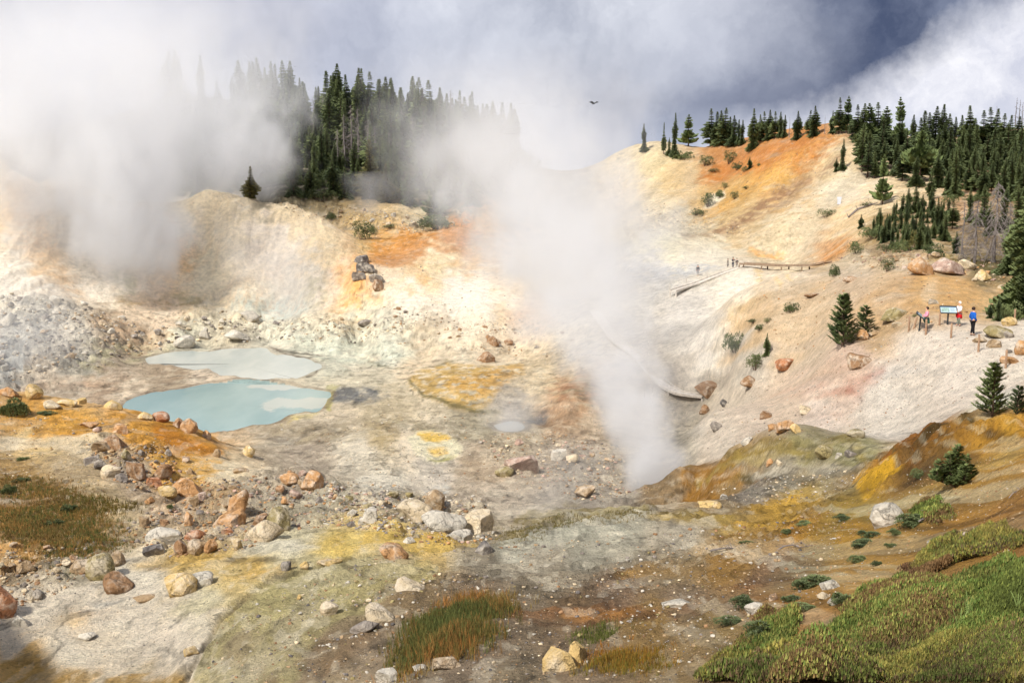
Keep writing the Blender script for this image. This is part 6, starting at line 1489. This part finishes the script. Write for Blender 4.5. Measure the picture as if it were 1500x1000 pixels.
# ---------------------------------------------------------------- steam
def mat_steam():
    m = bpy.data.materials.new('steam'); m.use_nodes = True; t = m.node_tree; t.nodes.remove(t.nodes['Principled BSDF'])
    v = t.nodes.new('ShaderNodeVolumePrincipled'); v.inputs['Color'].default_value = (.97,.975,.985,1); v.inputs['Density'].default_value = 1.0; v.inputs['Anisotropy'].default_value = .25
    t.links.new(v.outputs[0], t.nodes['Material Output'].inputs['Volume']); return m
M_steam = mat_steam()
def plume(stations, label, seed, voxel=.5, scale=.12, amp=1.0, edge=1.0, stretch=.6, wob=1.5):
    """stations: (u, v, metres away, radius in picture pixels, density) from the vent upwards; z must rise"""
    st = []
    for u, v, Y, r, d in stations:
        th, s = ray(u, v); st.append((s*Y, th*Y, Y, r/F*Y, d))
    z0, z1 = st[0][0], st[-1][0]; rm = max(s[3] for s in st); H = z1-z0
    x0 = min(s[1]-s[3]*1.45 for s in st); x1 = max(s[1]+s[3]*1.45 for s in st); y0 = min(s[2]-s[3]*1.45 for s in st); y1 = max(s[2]+s[3]*1.45 for s in st)
    me = bpy.data.meshes.new('steam_plume'); me.from_pydata([(x0,y0,z0-1),(x1,y1,z1)], [(0,1)], []); o = bpy.data.objects.new('steam_plume', me); COL.objects.link(o)
    me.materials.append(M_steam)
    g_ = bpy.data.node_groups.new('steam_field', 'GeometryNodeTree'); g_.interface.new_socket('Geometry', in_out='INPUT', socket_type='NodeSocketGeometry'); g_.interface.new_socket('Geometry', in_out='OUTPUT', socket_type='NodeSocketGeometry')
    N = g_.nodes; L = g_.links.new; out = N.new('NodeGroupOutput')
    def M(op, a, b=None, c=None, clamp=False):
        n = N.new('ShaderNodeMath'); n.operation = op; n.use_clamp = clamp
        for i, x in enumerate((a, b, c)):
            if x is None: continue
            if isinstance(x, (int, float)): n.inputs[i].default_value = x
            else: L(x, n.inputs[i])
        return n.outputs[0]
    pos = N.new('GeometryNodeInputPosition'); sx = N.new('ShaderNodeSeparateXYZ'); L(pos.outputs[0], sx.inputs[0])
    # large slow wobble
    def noise(sc, det, off, zs):
        mp_ = N.new('ShaderNodeVectorMath'); mp_.operation = 'MULTIPLY'; L(pos.outputs[0], mp_.inputs[0]); mp_.inputs[1].default_value = (sc, sc, sc*zs)
        ad = N.new('ShaderNodeVectorMath'); ad.operation = 'ADD'; L(mp_.outputs[0], ad.inputs[0]); ad.inputs[1].default_value = (off, off*.7, off*1.3)
        n = N.new('ShaderNodeTexNoise'); n.inputs['Scale'].default_value = 1; n.inputs['Detail'].default_value = det; n.inputs['Roughness'].default_value = .62; n.inputs['Distortion'].default_value = .6; L(ad.outputs[0], n.inputs['Vector']); return n
    h = M('DIVIDE', M('SUBTRACT', sx.outputs[2], z0), H, clamp=True)
    def curve(vals):
        lo, hi = min(vals), max(vals); rg_ = max(hi-lo, 1e-4); n = N.new('ShaderNodeFloatCurve'); c = n.mapping.curves[0]; P_ = [((s[0]-z0)/H, (v_-lo)/rg_) for s, v_ in zip(st, vals)]
        c.points[0].location = P_[0]; c.points[1].location = P_[-1]
        for q in P_[1:-1]: c.points.new(*q)
        n.mapping.update(); L(h, n.inputs['Value']); return M('MULTIPLY_ADD', n.outputs[0], rg_, lo)
    w = noise(scale*.45, 2, seed*3.1, stretch); ws = N.new('ShaderNodeSeparateXYZ'); L(w.outputs['Color'], ws.inputs[0])
    rad = curve([s[3] for s in st]); cx = curve([s[1] for s in st]); cy_ = curve([s[2] for s in st]); dn = curve([s[4] for s in st])
    dx = M('SUBTRACT', M('MULTIPLY_ADD', M('SUBTRACT', ws.outputs[0], .5), M('MULTIPLY', rad, wob), sx.outputs[0]), cx); dy = M('SUBTRACT', M('MULTIPLY_ADD', M('SUBTRACT', ws.outputs[1], .5), M('MULTIPLY', rad, wob), sx.outputs[1]), cy_)
    d = M('DIVIDE', M('SQRT', M('ADD', M('MULTIPLY', dx, dx), M('MULTIPLY', dy, dy))), rad)
    core = M('SUBTRACT', 1.0, d)
    nz = noise(scale, 5, seed, stretch)
    f = M('ADD', core, M('MULTIPLY', M('SUBTRACT', nz.outputs[0], .45), 2.3*amp))
    f = M('DIVIDE', f, edge, clamp=True)
    f = M('POWER', f, 1.4)
    lim = M('SUBTRACT', 1.42, d, clamp=True)
    dens = M('MULTIPLY', M('MULTIPLY', f, M('MULTIPLY', lim, 2.4, clamp=True)), dn)
    vc = N.new('GeometryNodeVolumeCube'); vc.inputs['Min'].default_value = (x0, y0, z0-.5); vc.inputs['Max'].default_value = (x1, y1, z1)
    for nm, e in (('Resolution X', x1-x0), ('Resolution Y', y1-y0), ('Resolution Z', z1-z0)): vc.inputs[nm].default_value = max(8, min(260, int(e/voxel)))
    L(dens, vc.inputs['Density']); sm = N.new('GeometryNodeSetMaterial'); sm.inputs['Material'].default_value = M_steam; L(vc.outputs[0], sm.inputs['Geometry']); L(sm.outputs[0], out.inputs[0])
    md = o.modifiers.new('steam', 'NODES'); md.node_group = g_
    tag(o, label, 'steam', kind='stuff'); return o
plume([(952,742,71,34,.08),(952,715,71.5,44,.38),(948,680,72.5,54,.66),(938,620,75,68,.55),(905,540,81,90,.36),(862,460,90,110,.25),(830,380,101,132,.2),(800,290,114,150,.105),(775,200,128,155,.06),(755,130,142,160,.025),(740,60,150,160,.0)],
  'tall white steam column rising from the vent in the centre', 1, voxel=.36, scale=.26, amp=1.5, edge=.6, wob=2.2)
plume([(890,480,150,120,.04),(860,380,160,150,.06),(790,300,172,165,.075),(720,220,182,165,.05),(700,150,190,150,.015),(690,90,196,150,.0)],
  'broad thin steam drifting across the valley behind the central column', 2, voxel=.9, scale=.075, amp=1.1)
plume([(215,432,163,26,.04),(200,395,163.5,52,.11),(185,350,164,80,.15),(150,290,165,108,.14),(115,220,166,140,.10),(90,130,167,170,.05),(110,40,168,190,.022),(150,-60,170,210,.0)],
  'dense white steam boiling up from the foot of the left bluff', 3, voxel=.5, scale=.17, amp=1.6, edge=.5, wob=2.8)
plume([(70,400,166,50,.02),(60,340,167,80,.045),(45,270,168,100,.06),(25,190,170,125,.06),(20,110,172,150,.03),(30,40,174,165,.015),(40,-60,175,170,.0)],
  'white steam drifting up the far left end of the bluff', 13, voxel=.6, scale=.15, amp=1.5, edge=.55, wob=2.6)
plume([(255,300,200,100,.05),(265,250,200,135,.10),(270,180,202,150,.085),(265,110,204,165,.05),(255,30,206,180,.02),(240,-60,208,190,.0)],
  'grey steam veiling the left part of the forest', 4, voxel=.7, scale=.14, amp=1.6, edge=.6, wob=2.4)
plume([(640,300,205,70,.02),(650,240,206,85,.04),(665,190,207,95,.025),(680,140,208,100,.0)], 'thin steam in front of the right end of the forest', 5, voxel=.9, scale=.1, amp=1.2)
plume([(440,458,164,60,.08),(420,410,165,75,.08),(400,360,166,80,.045),(400,310,168,80,.0)], 'faint steam hanging at the foot of the bluff behind the boulders', 6, voxel=.8, scale=.14, amp=1.2)
plume([(10,565,122,110,.04),(15,510,124,115,.05),(20,450,126,110,.035),(20,390,128,120,.0)], 'bluish thin steam over the far left rubble slope', 7, voxel=.8, scale=.14, amp=1.2)
plume([(740,635,99,44,.2),(745,600,100,54,.12),(755,560,102,58,.04),(770,510,105,70,.0)], 'wisp of steam over the little whitish puddle', 8, voxel=.45, scale=.25, amp=1.2)
plume([(765,775,56,50,.12),(790,740,58,75,.12),(820,700,60,90,.08),(860,650,62,95,.03)], 'low steam creeping out of the channel in front of the vent', 9, voxel=.4, scale=.3, amp=1.25)
plume([(545,305,202,34,.08),(540,280,203,42,.08),(545,250,204,45,.0)], 'little puff of steam at the foot of the forest', 10, voxel=.6, scale=.2)
plume([(60,300,178,120,.03),(70,220,178,150,.03),(80,140,180,170,.015),(90,60,182,190,.004),(70,0,178,200,.0)], 'thin bright steam at the far left above the bluff', 11, voxel=1.0, scale=.07, amp=1.2)
plume([(1030,560,104,60,.02),(1050,520,104,70,.035),(1060,480,105,70,.0)], 'faint steam around the hazy bushes right of the column', 12, voxel=.6, scale=.16, amp=1.2)
SC.cycles.volume_step_rate = 2.0; SC.cycles.volume_max_steps = 128
